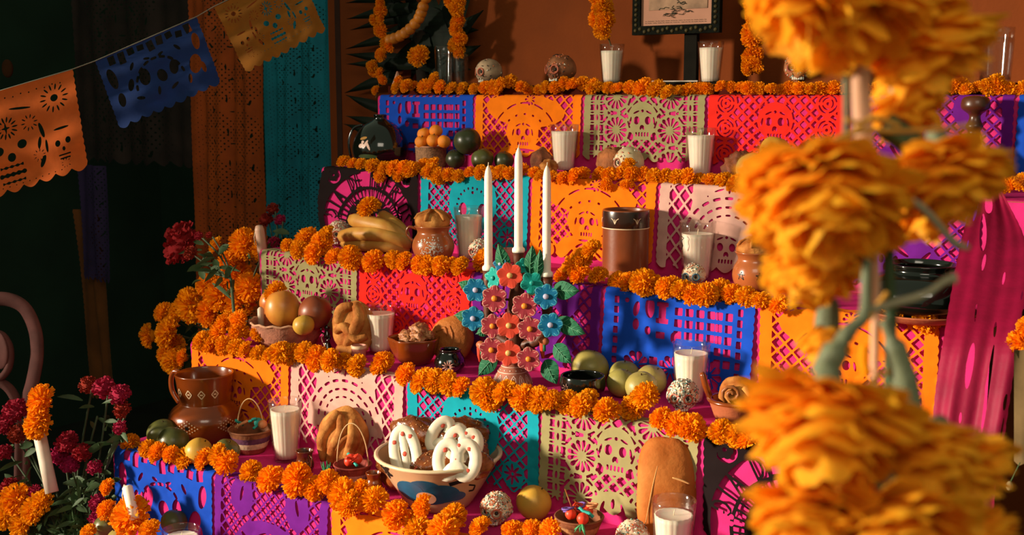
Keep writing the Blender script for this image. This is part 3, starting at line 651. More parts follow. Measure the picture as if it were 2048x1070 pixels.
tp2, rp2, hp2 = pot(1506, 582, 2, 84, 78, 'round clay pot on the third step beside the foreground flowers', False, False)
tp3, rp3, hp3 = None, 0, 0

# ---------------- bread ----------------
M_bread = mat('bread_crust', '#8e4818', .75, .3, 26, .5, 140, col2='#cc8c48', spec=.15)
M_breadd = mat('bread_dark', '#7a4018', .45, .35, 22, .5, 50, col2='#9a5a26', spec=.4)
M_breadg = mat('bread_glazed', '#5a2a0e', .25, .4, 25, .8, 70, col2='#944e1e', spec=.6, coat=.3)
def loaf(b, c, r, rot=None, rough=.05, sd=0, fq=1.6, cres=1, nu=26, nv=18):
    b.ball(c, r, nu, nv, lambda d: 1+rough*nz(d, fq, sd)+rough*.4*nz(d, fq*3, sd+1), rot=rot)
def up(t, lean, yaw): t.rotation_euler = (lean, 0, yaw)
def bun(loc, r, label, sd=0, cross=True):
    t = thing('bread_bun', label, 'bread', loc, .3)
    b = MB(); loaf(b, (0, 0, r*.3), (r, r, r*.62), sd=sd, rough=.1); b.build('dough', M_bread, t)
    for a in (0.4, 1.5, 2.6):
        pts = [(math.cos(a)*r*x, math.sin(a)*r*x, r*.3+r*.66*math.sqrt(max(0, 1-x*x*.93))) for x in [i/5-1 for i in range(11)]]
        MB().tube(pts, [r*.09*(1+.35*math.sin(i*2)) for i in range(11)], 7).build('dough_strip', M_bread, t)
    return t
bun(tp.location+Vector((0, 0, hp-.004)), rp*.86, 'round bun with crossed dough strips set in the clay pot')
bun(tp2.location+Vector((0, 0, hp2-.004)), rp2*.82, 'round bun set in the pot beside the foreground marigolds', 3)
def standing_bread(px, py, k, w_, h, label, folds, thick=.02, lean=-.22, yaw=.25, matl=None, Y=None, shape=None, sd=1):
    p = stand(px, py, k, thick+.015)
    if Y is not None: q_ = ony(px, py, Y); p = Vector((q_.x, Y, p.z))
    s = F_PX/depth(p); W_, H = w_/2/s, h/s
    t = thing('bread_loaf', label, 'bread', p); up(t, lean, yaw)
    b = MB(); sh = shape or (lambda d: 1)
    b.ball((0, 0, H/2), (W_, thick, H/2), 34, 22, lambda d: sh(d)*(1+.05*nz(d, 1.5, sd)+.02*nz(d, 5, sd)))
    b.build('dough', matl or M_bread, t)
    for f in folds:      # (x,z in -1..1 list, radius)
        pts = []
        for x, z in smooth(f[0], 4):
            q_ = max(0, 1-(x*x+z*z)*.9); pts.append((x*W_, -thick*max(math.sqrt(q_)*.98, .93 if shape else 0)*(1.02 if shape else 1), H/2+z*H/2))
        n_ = len(pts); rad = [f[1]*W_*(.55+.45*math.sin(PI*(i+.5)/n_)) for i in range(n_)]
        MB().tube(pts, rad, 10, flat=.8).build(f[2] if len(f) > 2 else 'dough_fold', (f[3] if len(f) > 3 else matl or M_bread), t)
    return t
M_flour = mat('flour_edge', '#cc9458', .9, .1, 60)
standing_bread(680, 912, 0, 108, 126, 'plump folded loaf standing against the pale pink banner', [([(-.55, -.75), (-.62, 0), (-.2, .55), (-.1, .8)], .26), ([(.0, .7), (.15, .2), (-.1, -.3), (-.3, -.8)], .24), ([(.5, .6), (.62, 0), (.4, -.6)], .26), ([(-.2, -.6), (.2, -.1), (.5, .1)], .16)], .03, -.25, .3)
standing_bread(1330, 1092, 0, 118, 214, 'long rounded loaf with pale seams standing against sage banner', [([(-.66, -.6), (-.45, .1), (-.30, .5)], .022, 'pale_seam', M_flour), ([(.1, .42), (.16, 0), (.3, -.1), (.62, -.18)], .02, 'pale_seam', M_flour), ([(.2, .3), (.5, .26), (.78, .2)], .05, 'pale_seam', M_flour), ([(-.2, -.6), (-.25, -.2)], .02, 'pale_seam', M_flour)], .032, -.2, .45, matl=mat('bread_long', '#9c5018', .75, .25, 16, .35, 120, col2='#b87034', spec=.15), Y=.196, sd=4, shape=lambda d: 1/((abs(d.x)**3.2+abs(d.z)**3.2+abs(d.y)**3)**(1/3.2)))
standing_bread(706, 708, 1, 94, 106, 'braided knotted bread left of the second-step candle', [([(-.6, .1), (-.5, .6), (0, .8)], .3), ([(.1, .9), (.35, .3), (.05, -.3), (-.2, -.7)], .3), ([(-.7, -.2), (-.3, .0), (.2, -.4), (.7, -.3)], .28), ([(-.6, -.8), (.0, -.85), (.7, -.7)], .3)], .024, -.2, .4)
standing_bread(896, 712, 1, 96, 96, 'round brown bread leaning against the red and purple banners', [([(-.5, .2), (-.1, .4), (.1, .1)], .08), ([(.1, .5), (.35, .1), (.3, -.5)], .06)], .03, -.3, .1, matl=mat('bread_round', '#9a5220', .6, .25, 22, .8, 120, col2='#b87034', spec=.2))
M_pilon = mat('brown_sugar', '#7c4426', .8, .35, 60, .9, 120)
def lump(px, py, k, w_, label, sd, Y, hs=.8, m=None, name='brown_sugar_lump', cat='sweet', rough=.25, zz=None):
    q_ = ony(px, py, Y); s = F_PX/depth(q_); r = w_/2/s
    z = TOP[k]+r*hs*.9 if k is not None else q_.z
    b = MB(); loaf(b, (0, 0, 0), (r, r*.8, r*hs), sd=sd, rough=rough, fq=2.2); o = b.build(name, m or M_pilon, None, loc=(q_.x, Y, z if zz is None else zz)); tag(o, label, cat); o.rotation_euler = (0, 0, sd); return o
lump(1083, 305, 3, 44, 'rough brown sugar lump left of the fourth-step candle', 1, .87, 1.15); lump(1098, 328, 3, 44, 'pale brown sugar lump low beside the fourth-step candle', 2, .83, .7, M_bread)
lump(1222, 308, 3, 60, 'crusty brown bread piece behind the skull on the fourth step', 3, .875, 1.0, mat('bread_rough', '#94562a', .8, .3, 60, .9, 120), 'bread_piece', 'bread')
lump(1478, 312, 3, 74, 'dark knotted bread right of the fourth-step candle', 5, .87, .85, mat('bread_knot', '#6a3418', .7, .4, 30, .9, 90), 'bread_piece', 'bread', .35)
# bowl of crumbled sweets on the second step
def bowl(px, py, k, w_, h, label, matl, prof, wav=None, name='clay_bowl', wall=.004, Y=None):
    p = stand(px, py, k, w_/2/930)
    if Y is not None: q_ = ony(px, py, Y); p = Vector((q_.x, Y, p.z))
    s = F_PX/depth(p); r = w_/2/s; H = h/s; t = thing(name, label, 'bowl', p, 0)
    P = [(a*r, b*H) for a, b in prof]
    MB().lathe(vessel(P, wall), 48, flute=wav).build('body', matl, t); return t, r, H, P
wv = lambda r, z, a: r*(1+.07*math.cos(5*a+.6)*min(1, z/.04))
t, r, H, P = bowl(830, 728, 1, 104, 54, 'red-brown clay bowl with wavy rim heaped with brown sweets', M_clay, [(.42, 0), (.7, .22), (.9, .6), (1, 1)], wv, Y=.36)
for i, (dx, dy, dz, rr_) in enumerate(((-.022, 0, .004, .020), (.015, -.008, .006, .021), (.002, .012, .016, .024), (-.008, -.02, .0, .016), (.028, .012, .01, .015))):
    b = MB(); loaf(b, (0, 0, 0), (rr_, rr_*.85, rr_*.7), sd=i+10, rough=.5, fq=2.5); o = b.build('sweet_chunk', mat('caramel_chunk', '#8a4c2a', .45, .4, 60, .9, 150, col2='#c08050', spec=.6), None, loc=t.location+Vector((dx, dy, H+dz-.004)))
    tag(o, ['rough brown sweet chunk at the left of the wavy bowl', 'rough brown sweet chunk at the front right of the wavy bowl', 'brown sweet chunk on top of the wavy bowl heap', 'small sweet chunk at the front lip of the wavy bowl', 'small sweet chunk at the right lip of the wavy bowl'][i], 'sweet', 'brown sweets in the wavy clay bowl')
# ladle bowl right with bread
t, r, H, P = bowl(1468, 836, 1, 104, 56, 'terracotta ladle bowl with long handle at the right of second step', M_claym, [(.5, 0), (.7, .25), (.88, .7), (1, 1)], None, 'clay_ladle', Y=.31)
MB().tube([(-r*.95, -.005, H*.9), (-r*1.15, -.008, H*1.4), (-r*1.25, -.01, H*1.75), (-r*1.3, -.01, H*1.85)], [.006, .0065, .006, .004], 9).build('handle', M_clay, t)
MB().lathe([(r+.001, H*.93), (r+.003, H), (r-.001, H*1.06), (r-.006, H*1.04)], 40, cap0=False).build('rim', M_clay, t)
o = thing('bread_roll', 'curled bread roll lying in the terracotta ladle bowl', 'bread', t.location+Vector((.008, 0, H+.012)), .4)
b = MB(); loaf(b, (0, 0, 0), (.036, .026, .03), sd=8, rough=.12); b.build('dough', M_bread, o)
sp_ = [(-.012+(.002+.0022*i*.5)*math.cos(i*.7), -.027, .004+(.002+.0022*i*.5)*math.sin(i*.7)) for i in range(16)]; MB().tube(sp_, .0035, 7).build('dough_coil', M_breadd, o)
MB().tube([(.01, -.026, .018), (.022, -.02, 0), (.02, -.02, -.014)], .006, 7).build('dough_fold', M_bread, o)

# big painted bowl
M_cream = mat('cream_ceramic', '#c8a078', .3, .12, 12, .08, 60, spec=.5, coat=.3)
wv2 = lambda r, z, a: r*(1+.025*math.cos(3*a+1.1)*min(1, z/.08))
BP_ = [(.45, 0), (.52, .04), (.72, .42), (.9, .8), (1, 1)]
tb, rb, hb, PB = bowl(878, 1022, 0, 250, 102, 'large cream bowl painted with blue blossom, heaped with bread', M_cream, BP_, None, 'painted_bowl', .006, Y=.135)
MB().lathe([(rb*1.0, hb*.985), (rb*1.022, hb*1.0), (rb*1.02, hb*1.04), (rb*.985, hb*1.055), (rb*.955, hb*1.03)], 48, cap0=False).build('rim', mat('cream_rim', '#dcc49c', .25, .08, 20, coat=.4), tb)
b = MB()
for x, y, a, c in ((-.034, 0, .032, .024), (.0, .006, .036, .024), (.034, -.002, .034, .022), (.058, -.01, .022, .012), (.0, -.012, .05, .017)): wrap(b, PB, FC-.1, hb*.52, ellp(x, y, a, c, 0, 20), .0009+abs(x)*.004)
b.build('blue_blossom', mat('blue_paint', '#185a7c', .3, .25, 20, coat=.3), tb)
b = MB(); wrap(b, PB, FC-.1, hb*.40, ellp(0, 0, .02, .015, 0, 20), .0018); b.build('pink_disc', mat('pink_slip', '#d8a080', .35), tb)
b = MB()
for x, y, a, c, tt in ((-.096, .03, .009, .005, .3), (-.086, .026, .009, .005, -.5), (-.096, .022, .008, .004, .9), (-.083, .034, .009, .005, .6), (-.078, .02, .008, .004, 0), (-.088, .014, .007, .004, -.8), (-.105, .034, .007, .004, 1)): wrap(b, PB, FC-.1, hb*.6, ellp(x, y, a, c, tt, 10), .001)
wline(b, PB, FC-.1, hb*.6, [(.05, .012), (.08, .018), (.11, .03), (.14, .035)], .009); wline(b, PB, FC-.1, hb*.6, [(.09, .004), (.105, -.002), (.1, -.014), (.088, -.012)], .004)
wline(b, PB, FC-.1, hb*.6, [(-.14, .03), (-.12, .036), (-.11, .028)], .006)
b.build('leaf_painting', mat('dark_green_paint', '#10201c', .35), tb)
BO = tb.location
def bb(px, py, Y): q_ = ony(px, py, BO.y+Y); return q_
BR = [(832, 880, .05, 62, 52, 'lumpy glazed bread at the back left of the painted bowl'), (866, 935, -.02, 52, 40, 'glossy bread roll at the front middle of the painted bowl'),
      (932, 906, .01, 54, 46, 'large seeded bread at the right of the painted bowl'), (905, 880, .045, 50, 44, 'dark bread at the back middle of the painted bowl'),
      (785, 930, .0, 44, 50, 'bread piece at the left wall of the painted bowl'), (925, 868, .06, 52, 38, 'bread roll behind the white cookies'), (958, 930, -.02, 30, 28, 'small dark bread at the right rim of the painted bowl')]
for i, (px, py, Y, a, c, lb) in enumerate(BR):
    q_ = bb(px, py, Y); s = F_PX/depth(q_); o = thing('bread_roll', lb, 'bread', q_, i*.7, 'breads heaped in the painted bowl')
    b = MB(); loaf(b, (0, 0, 0), (a/s, a*.6/s, c/s*.95), sd=i+20, rough=.22, fq=1.8, nu=34, nv=24); b.build('crust', M_breadg, o)
    b = MB(); rg = random.Random(i)
    for _ in range(60):
        d = Vector((rg.gauss(0, .5), rg.gauss(-.5, .5), rg.gauss(.6, .4))).normalized()
        rr_ = 1+.22*nz(d, 1.8, i+20)+.088*nz(d, 5.4, i+21); b.ball((d.x*a/s*rr_, d.y*a*.6/s*rr_, d.z*c/s*.95*rr_), .0013, 5, 3)
    tag(b.build('sugar_grains', mat('sugar_grain', '#d8a468', .3, spec=.6), o), kind='stuff')
M_icing = mat('white_icing', '#ece0c8', .35, .05, 30, .1, 60, spec=.5, sss=.1); M_reddot = mat('red_icing', '#d0503a', .5)
def cookie(px, py, Y, w_, h, lb, kind, rz, rx, spin=0):
    q_ = bb(px, py, Y); s = F_PX/depth(q_); o = thing('iced_cookie', lb, 'cookie', q_, 0, 'white iced cookies in the painted bowl'); o.rotation_euler = (rx, spin, rz)
    W_, H = w_/2/s, h/2/s; rd = .0108; b = MB(); o.scale = (1, .62, 1)
    if kind == 0:
        b.tube([(W_*.75*math.cos(t)*(1 if abs(math.sin(t)) < .9 else .9), 0, H*.88*math.sin(t)) for t in [2*PI*i/30 for i in range(30)]], rd*1.05, 9, closed=True)
        b.tube([(0, -.001, -H*.8), (0, -.002, H*.8)], rd*.8, 9)
    else:
        for sx in (-1, 1): b.tube([(sx*W_*.42+W_*.46*math.cos(t), 0, H*.82*math.sin(t)) for t in [2*PI*i/24 for i in range(24)]], rd*1.15, 9, closed=True)
        b.tube([(-W_*.5, -.001, -H*.72), (0, -.003, -H*.2), (W_*.5, -.001, -H*.72)], rd*1.1, 9)
    b.build('icing_ring', M_icing, o)
    for x, z in ((-.6, .5), (.6, .6), (0, 0), (-.5, -.7), (.6, -.6), (.1, .75)):
        MB().ball((W_*x*.95, -rd*.92, H*z*.95), (.0048, .0022, .0048), 10, 6, lambda d: 1+.15*nz(d, 2, x*5)).build('red_dot', M_reddot, o)
cookie(811, 908, -.055, 60, 112, 'narrow white iced cookie with red dots at the bowl left', 0, .5, -.35, -.25)
cookie(914, 920, -.055, 86, 78, 'pretzel-shaped white iced cookie at the bowl front', 1, .5, -.45)
cookie(893, 876, .01, 66, 72, 'white iced cookie at the top of the bowl heap', 1, .5, -.5, .5)
cookie(926, 888, -.015, 66, 58, 'white iced cookie overlapping the topmost one', 1, .5, -.5, .15)

# small cups
t, r, H, P = bowl(748, 990, 0, 36, 44, 'tiny orange-brown clay pot beside the painted bowl', M_clay, [(.7, 0), (.98, .25), (.9, .55), (.72, .75), (.9, 1)], None, 'clay_pot', .0025, Y=.10)
t, r, H, P = bowl(610, 945, 0, 40, 44, 'tiny dark clay jug behind the marigolds, lowest step', M_clayd, [(.6, 0), (.95, .3), (.75, .7), (.9, 1)], None, 'clay_jug', .0025, Y=.12)
MB().tube([(r*.8, -.004, H*.9), (r*1.3, -.006, H*.8), (r*1.2, -.006, H*.4), (r*.9, -.004, H*.3)], .0018, 6).build('handle', M_clayd, t)
t, r, H, P = bowl(718, 716, 1, 31, 26, 'tiny white-rimmed cup in front of the braided bread', mat('pink_cup', '#c07a68', .5), [(.85, 0), (.92, .5), (1, 1)], None, 'small_cup', .002, Y=.33)
MB().lathe([(r*1.0, H*.8), (r*1.03, H), (r*.9, H*1.05)], 24, cap0=False).build('rim', M_slip, t)
# black glazed pieces
def starfl(t, loc, r, m, n_=11, rz=.5):
    b = MB()
    for i in range(n_):
        a = 2*PI*i/n_; d = Vector((math.cos(a)*math.cos(rz), math.cos(a)*math.sin(rz), math.sin(a))); nn = Vector((-math.sin(rz)*-1, -math.cos(rz), 0))
        b.tube([Vector(loc)+d*r*.2, Vector(loc)+d*r*.6, Vector(loc)+d*r], [r*.07, r*.13, r*.05], 6)
    b.build('star_flower', m, t)
M_star = mat('dusty_pink_slip', '#a87868', .6)
t, r, H, P = bowl(900, 752, 1, 62, 46, 'small black glazed pot with pink star flower, second step', M_blk, [(.6, 0), (.98, .3), (.95, .6), (.7, .9), (.74, 1)], None, 'black_pot', .003, Y=.345)
starfl(t, (r*.62, -r*.95, H*.4), .014, M_star)
t, r, H, P = bowl(1165, 790, 1, 92, 44, 'wide black glazed dish with pink flower relief, second step', M_blk, [(.6, 0), (.92, .3), (1, .6), (.95, 1)], None, 'black_dish', .004, Y=.33)
starfl(t, (-r*.2, -r*1.0, H*.6), .009, M_star, 8)
t, r, H, P = bowl(1072, 1052, 0, 44, 30, 'little black glazed dish under the yellow fruit', M_blk, [(.5, 0), (.9, .4), (1, 1)], None, 'black_dish', .003, Y=.075)
t = thing('black_figurine', 'small black figurine with white streaks beside the woven basket', 'figurine', stand(655, 700, 1, .02))
b = MB(); b.lathe(smooth([(.012, 0), (.010, .008), (.006, .02), (.009, .032), (.006, .043), (.004, .047)], 3), 12); b.ball((0, 0, .053), .007, 10, 7); b.tube([(.007, 0, .036), (.014, -.006, .03), (.01, -.012, .024)], .0025, 6); b.tube([(-.007, 0, .036), (-.014, -.006, .042), (-.012, -.008, .052)], .0025, 6); b.build('body', M_blk, t)
b = MB(); b.tube([(-.004, -.009, .04), (-.008, -.011, .03), (-.003, -.012, .02)], .0012, 5); b.tube([(.002, -.012, .006), (.004, -.013, .014), (0, -.012, .018)], .0018, 5); b.build('white_streak', M_slip, t)
# black gourd jug fourth step
t = thing('black_gourd_jug', 'large black glazed jug with painted pale figure on the fourth step', 'jug', stand(762, 326, 3, .07))
s_ = F_PX/depth(t.location); r = 56/s_; H = 100/s_
GP = [(r*.55, 0), (r*.86, H*.08), (r*1.0, H*.3), (r*.93, H*.52), (r*.66, H*.76), (r*.28, H*.9), (r*.22, H*.93), (r*.24, H)]
MB().lathe(vessel(GP, .003), 44).build('body', M_blk, t)
MB().tube(smooth([(-r*.6, -.02, H*.8), (-r*.95, -.03, H*.72), (-r*1.12, -.035, H*.45), (-r*1.08, -.03, H*.15)], 4), .0035, 7).build('handle', M_blk, t)
b = MB()
for x, y, a, c, tt in ((-.016, .004, .010, .006, .2), (-.002, .008, .004, .013, -.5), (.006, .004, .0035, .014, .5), (-.012, .014, .005, .004, 0)): wrap(b, GP, FC-.32, H*.38, ellp(x, y, a, c, tt), .0008)
b.build('pale_figure', mat('pale_pink_paint', '#d8b0a0', .4), t)
b = MB(); wrap(b, GP, FC-.32, H*.38, ellp(-.012, .024, .012, .004, .2), .0008); b.build('gold_hat', mat('gold_paint', '#a87838', .4), t)
b = MB(); wrap(b, GP, FC-.3, H*.2, ellp(0, 0, .03, .006, 0), .0008); b.build('green_ground', mat('green_paint', '#3a4a24', .5), t)
# turned wood and dark jar right on the fourth step
t = thing('turned_wood_bottle', 'dark turned wooden bottle with round knob, fourth step right', 'bottle', stand(1943, 352, 3, .05))
s_ = F_PX/depth(t.location); H = 190/s_
MB().lathe(smooth([(.04, 0), (.045, H*.12), (.042, H*.32), (.02, H*.44), (.013, H*.5)], 5), 28).build('body', M_blk, t)
MB().lathe(smooth([(.013, H*.5), (.017, H*.56), (.012, H*.62), (.017, H*.68), (.012, H*.74), (.012, H*.8), (.026, H*.86), (.028, H*.92), (.022, H*.98), (.001, H)], 4), 28).build('neck', mat('turned_wood', '#4a2410', .35, .3, 12, spec=.5, coat=.2), t)
MB().lathe([(.0445, H*.2), (.0458, H*.215), (.0447, H*.23)], 28, cap0=False).build('white_line', M_slip, t)
# black pot on clay stand, third step right
t = thing('black_pot', 'large black glazed pot on a clay plate behind the foreground flowers', 'pot', stand(1838, 640, 2, .09))
s_ = F_PX/depth(t.location)
MB().lathe(vessel([(.05, .014), (.085, .028), (.092, .05), (.08, .075), (.058, .088), (.06, .1)], .004), 36).build('body', M_blk, t)
MB().lathe(vessel([(.055, 0), (.085, .008), (.1, .018)], .004), 36).build('plate', M_claym, t)

# ---------------- baskets ----------------
def weave(b, prof, n, rows, amp, wall=.003, seg=None, mi=0):
    z1 = prof[-1][1]; pr = [(rad_at(prof, z1*j/rows), z1*j/rows) for j in range(rows+1)]; N = n*4
    def fl(r, z, a): j = round(z/z1*rows); return r+amp*math.sin(a*n+PI*(j % 2))+amp*.3*(j % 2)
    b.lathe(pr, N, flute=fl, mi=mi); b.lathe([(pr[-1][0]-wall, z1)]+[(max(x[0]-wall, .002), max(x[1], wall)) for x in pr[::-1]]+[(.001, wall)], N, mi=mi, cap0=False)
t = thing('woven_basket', 'wide pale pink woven basket holding mangoes on the second step', 'basket', p_b)
s_ = F_PX/depth(t.location); r = 74/s_; H = 50/s_
BW = [(r*.68, 0), (r*.85, H*.35), (r*.96, H*.75), (r, H)]
b = MB(); weave(b, BW, 15, 7, .0022); b.build('weave', mat('reed_pink', '#a86c54', .8, .25, 50, .4, 200), t)
MB().tube([(r*math.cos(a), r*math.sin(a), H+.002*math.sin(a*15)) for a in [2*PI*i/60 for i in range(60)]], .003, 7, closed=True).build('rim', mat('reed_pale', '#c08c6c', .8, .2, 60), t)
tag(MB().lathe([(.008, 0), (.008, .05), (.003, .055)], 12).build('candle_stub', mat('pale_candle', '#d0b8a0', .5, .05), None, loc=t.location+Vector((-r*.78, -.02, H*.55))), 'short pale candle stub at the left of the woven basket', 'candle')
t = thing('reed_basket', 'small square-sided reed basket holding mandarins', 'basket', stand(862, 325, 3, .04), .3)
b = MB(); weave(b, [(.040, 0), (.041, .03), (.042, .055)], 26, 18, .0009); b.build('weave', mat('reed_tan', '#8e6848', .85, .35, 160, .5, 300), t)
MB().tube([(.042*math.cos(a), .042*math.sin(a), .055) for a in [2*PI*i/40 for i in range(40)]], .0022, 6, closed=True).build('rim', mat('reed_pale', '#c08c6c'), t)
def hbasket(px, py, k, w_, h, hh, label, mats, fills, Y=None, hw=.9):
    p = stand(px, py, k, w_/2/900)
    if Y is not None: q_ = ony(px, py, Y); p = Vector((q_.x, Y, p.z))
    s = F_PX/depth(p); r = w_/2/s; H = h/s; t = thing('handled_basket', label, 'basket', p, 0)
    pr = [(r*.62, 0), (r*.78, H*.35), (r*.92, H*.75), (r, H)]
    n_ = len(mats)
    for i, m in enumerate(mats):
        z0, z1 = H*i/n_, H*(i+1)/n_; b = MB(); J = 4; pts = [(rad_at(pr, z0+(z1-z0)*j/J), z0+(z1-z0)*j/J) for j in range(J+1)]
        b.lathe(pts, 96, flute=lambda r_, z, a: r_+.0007*math.sin(a*30+PI*(round(z*1000) % 2)), cap0=(i == 0)); b.build('woven_band', m, t)
    MB().lathe([(r-.002, H)]+[(rad_at(pr, H*j/4)-.0025, max(H*j/4, .002)) for j in range(4, -1, -1)]+[(.001, .002)], 32, cap0=False).build('lining', mats[-1], t)
    MB().tube([(r*math.cos(a), r*math.sin(a), H) for a in [2*PI*i/40 for i in range(40)]], .0022, 6, closed=True).build('rim', mats[-1], t)
    if hh: MB().tube([(r*hw*math.cos(a)*.95, r*.25*math.cos(a), H+hh/s*math.sin(a)) for a in [PI*i/20 for i in range(21)]], .0013, 6).build('handle', mat('handle_reed', '#c8a070', .7), t)
    return t, r, H
M_b1 = mat('band_red', '#8a3428', .8, .2, 90); M_b2 = mat('band_cream', '#c8a484', .8, .2, 90); M_b3 = mat('band_plum', '#5a2c48', .8, .2, 90); M_b4 = mat('band_brown', '#7a4424', .8, .2, 90)
t, r, H = hbasket(503, 912, 0, 86, 46, 62, 'small striped basket with thin arched handle beside green fruit', [M_b1, M_b2, M_b3, M_b4], None, Y=.155, hw=.62)
M_turq = mat('turquoise_ribbon', '#2aa498', .6, .15, 30); M_redc = mat('red_candy', '#d8391c', .45, .15, 30); M_peach = mat('peach_sweet', '#c88050', .6)
def candies(t, r, H, spec, lab, grp):
    rg = random.Random(len(lab)); made = []
    for i, (kind, m, nm) in enumerate(spec):
        a = rg.uniform(0, 6.28); d = r*.62*math.sqrt(rg.random()); p = t.location+Vector((d*math.cos(a), d*math.sin(a), H+.007+.009*rg.random()))
        b = MB()
        if kind == 'ball': b.ball((0, 0, 0), .0105, 12, 8, lambda d_: 1+.06*nz(d_, 2, i))
        elif kind == 'stick': b.tube([(-.016, 0, 0), (-.006, .002, .003), (.006, -.002, .001), (.016, 0, .003)], .0032, 7)
        elif kind == 'coil': b.tube([(.012*math.cos(x*.9)*(.5+x/30), .012*math.sin(x*.9)*(.5+x/30), .001*x*.6) for x in range(16)], .002, 6)
        o = b.build('candy_'+kind, m, None, loc=p); o.rotation_euler = (rg.uniform(-.6, .6), rg.uniform(-.6, .6), rg.uniform(0, 6))
        made.append((nm, tuple(np.array(p) @ _rt for _ in (0,))[0], o))
    for nm in sorted(set(x[0] for x in made)):
        L_ = sorted([x for x in made if x[0] == nm], key=lambda x: x[1])
        pos = {1: [''], 2: ['left-hand ', 'right-hand '], 3: ['left-hand ', 'middle ', 'right-hand '], 4: ['leftmost ', 'second leftmost ', 'second rightmost ', 'rightmost ']}[len(L_)]
        for w_, x in zip(pos, L_): tag(x[2], f'{w_}{nm} {lab}', 'candy', grp)
candies(t, r, H, [('stick', M_turq, 'turquoise twisted candy'), ('stick', M_turq, 'turquoise twisted candy'), ('ball', M_peach, 'peach round sweet'), ('stick', M_peach, 'peach stick sweet'), ('ball', M_turq, 'turquoise round sweet'), ('stick', M_turq, 'turquoise twisted candy')], 'in the small striped basket', 'candies in the striped basket')
M_bpk = mat('band_pink', '#c8887c', .7, .2, 90)
t, r, H = hbasket(706, 950, 0, 74, 46, 84, 'little pink pleated basket with cane handle full of red sweets', [M_bpk, M_bpk, M_b1], None, Y=.11, hw=.95)
candies(t, r, H, [('ball', M_redc, 'red round candy'), ('ball', M_redc, 'red round candy'), ('ball', M_redc, 'red round candy'), ('stick', M_turq, 'pale blue candy stick'), ('stick', M_turq, 'pale blue candy stick'), ('ball', M_redc, 'red round candy'), ('stick', M_redc, 'red candy stick'), ('coil', M_redc, 'red coiled candy')], 'in the pink pleated basket', 'candies in the pink basket')
o = thing('green_sprig', 'small green ribbon sprig left of the pink pleated basket', 'ribbon', ony(652, 915, .13)); o.location.z = TOP[0]+.001
for i in range(7): MB().tube([(0, 0, 0), (.008*math.cos(i*.9), .004*math.sin(i), .014), (.013*math.cos(i*.9), .006*math.sin(i), .026+.002*(i % 3))], [.002, .003, .0008], 5, flat=.4).build('blade', mat('sprig_green', '#3a8a58', .6, .2, 30), o)
t, r, H = hbasket(1158, 1076, 0, 96, 44, 0, 'straw basket at the bottom edge with purple and red trimmings', [M_b4, mat('band_straw', '#a87848', .8, .3, 90), M_b4], None, Y=.14)
M_purp = mat('purple_bead', '#6a4a9a', .6)
candies(t, r, H, [('coil', M_purp, 'purple coiled candy'), ('coil', M_purp, 'purple coiled candy'), ('ball', M_redc, 'red round candy'), ('ball', M_peach, 'orange-brown sweet'), ('coil', M_peach, 'peach coiled candy'), ('stick', M_turq, 'turquoise candy stick'), ('ball', M_redc, 'red round candy'), ('coil', M_redc, 'red coiled candy')], 'in the straw basket', 'candies in the straw basket')
o = thing('green_sprig', 'green ribbon bow with red ball on the straw basket', 'ribbon', t.location+Vector((.028, -.03, H+.004)))
MB().ball((-.002, 0, .006), .011, 12, 8).build('red_ball', M_redc, o)
for i in range(6): MB().tube([(0, -.004, 0), (.008*math.cos(i-2.5), -.012, -.008), (.014*math.cos(i-2.5), -.014, -.018+.003*(i % 3))], [.0018, .003, .0008], 5, flat=.4).build('blade', mat('sprig_green', '#3a8a58'), o)
for i, (a, c) in enumerate((((1130, 978), (1146, 1022)), ((1148, 1000), (1180, 1046)))):
    tag(MB().tube([ony(*a, .155), ony(*c, .14)], .0013, 6).build('cane_stick', M_breadd), ['longer thin brown stick standing in the straw basket', 'shorter thin brown stick standing in the straw basket'][i], 'stick')
t = thing('sauce_cup', 'small cup with red looped handle behind the central tall candle', 'cup', stand(1020, 520, 2, .03))
MB().lathe(vessel([(.02, 0), (.026, .012), (.03, .03)], .002), 24).build('body', M_bpk, t)
MB().tube([(.012*math.cos(a), 0, .03+.026*math.sin(a)) for a in [PI*i/14 for i in range(15)]], .001, 6).build('handle', mat('red_wire', '#b01c1c', .4), t)

# ---------------- bananas ----------------
M_ban = mat('banana_skin', '#c89440', .5, .15, 26, .1, 100, col2='#b87c30', spec=.35); M_bant = mat('banana_tip', '#2a1c0e', .8)
t = thing('banana_bunch', 'bunch of ripe bananas with brown flecks on the third step', 'bananas', stand(748, 500, 2, .05))
s_ = F_PX/depth(t.location)
def ban(pts, w_):
    P3 = [t.location*0+(ony(x, y, t.location.y+dy)-t.location) for x, y, dy in pts]; P3 = [Vector(p) for p in smooth([tuple(p) for p in P3], 5)]; n_ = len(P3); rr_ = w_/2/s_
    rad = [rr_*min(1, .32+1.1*math.sin(PI*min(1, (i+.6)/n_*1.02))**.6) if 0 < i < n_-1 else rr_*.28 for i in range(n_)]
    o = MB().tube(P3, rad, 7).build('banana', M_ban, t, smooth=True)
    MB().ball(P3[0], rr_*.32, 7, 5).build('tip', M_bant, o)
    return o
ban([(700, 438, -.01), (735, 446, -.025), (775, 456, -.02), (805, 478, .005), (812, 496, .02)], 31)
ban([(680, 474, -.02), (715, 468, -.04), (760, 470, -.038), (800, 482, -.01), (815, 498, .012)], 31)
ban([(684, 486, -.02), (720, 491, -.04), (765, 492, -.038), (800, 498, -.01), (815, 504, .012)], 26)
ban([(758, 430, .02), (780, 442, .022), (802, 460, .025), (812, 486, .03)], 27)
MB().tube([ony(808, 480, t.location.y+.01)-t.location, ony(818, 502, t.location.y+.025)-t.location], [.012, .007], 8).build('stalk', M_bant, t)

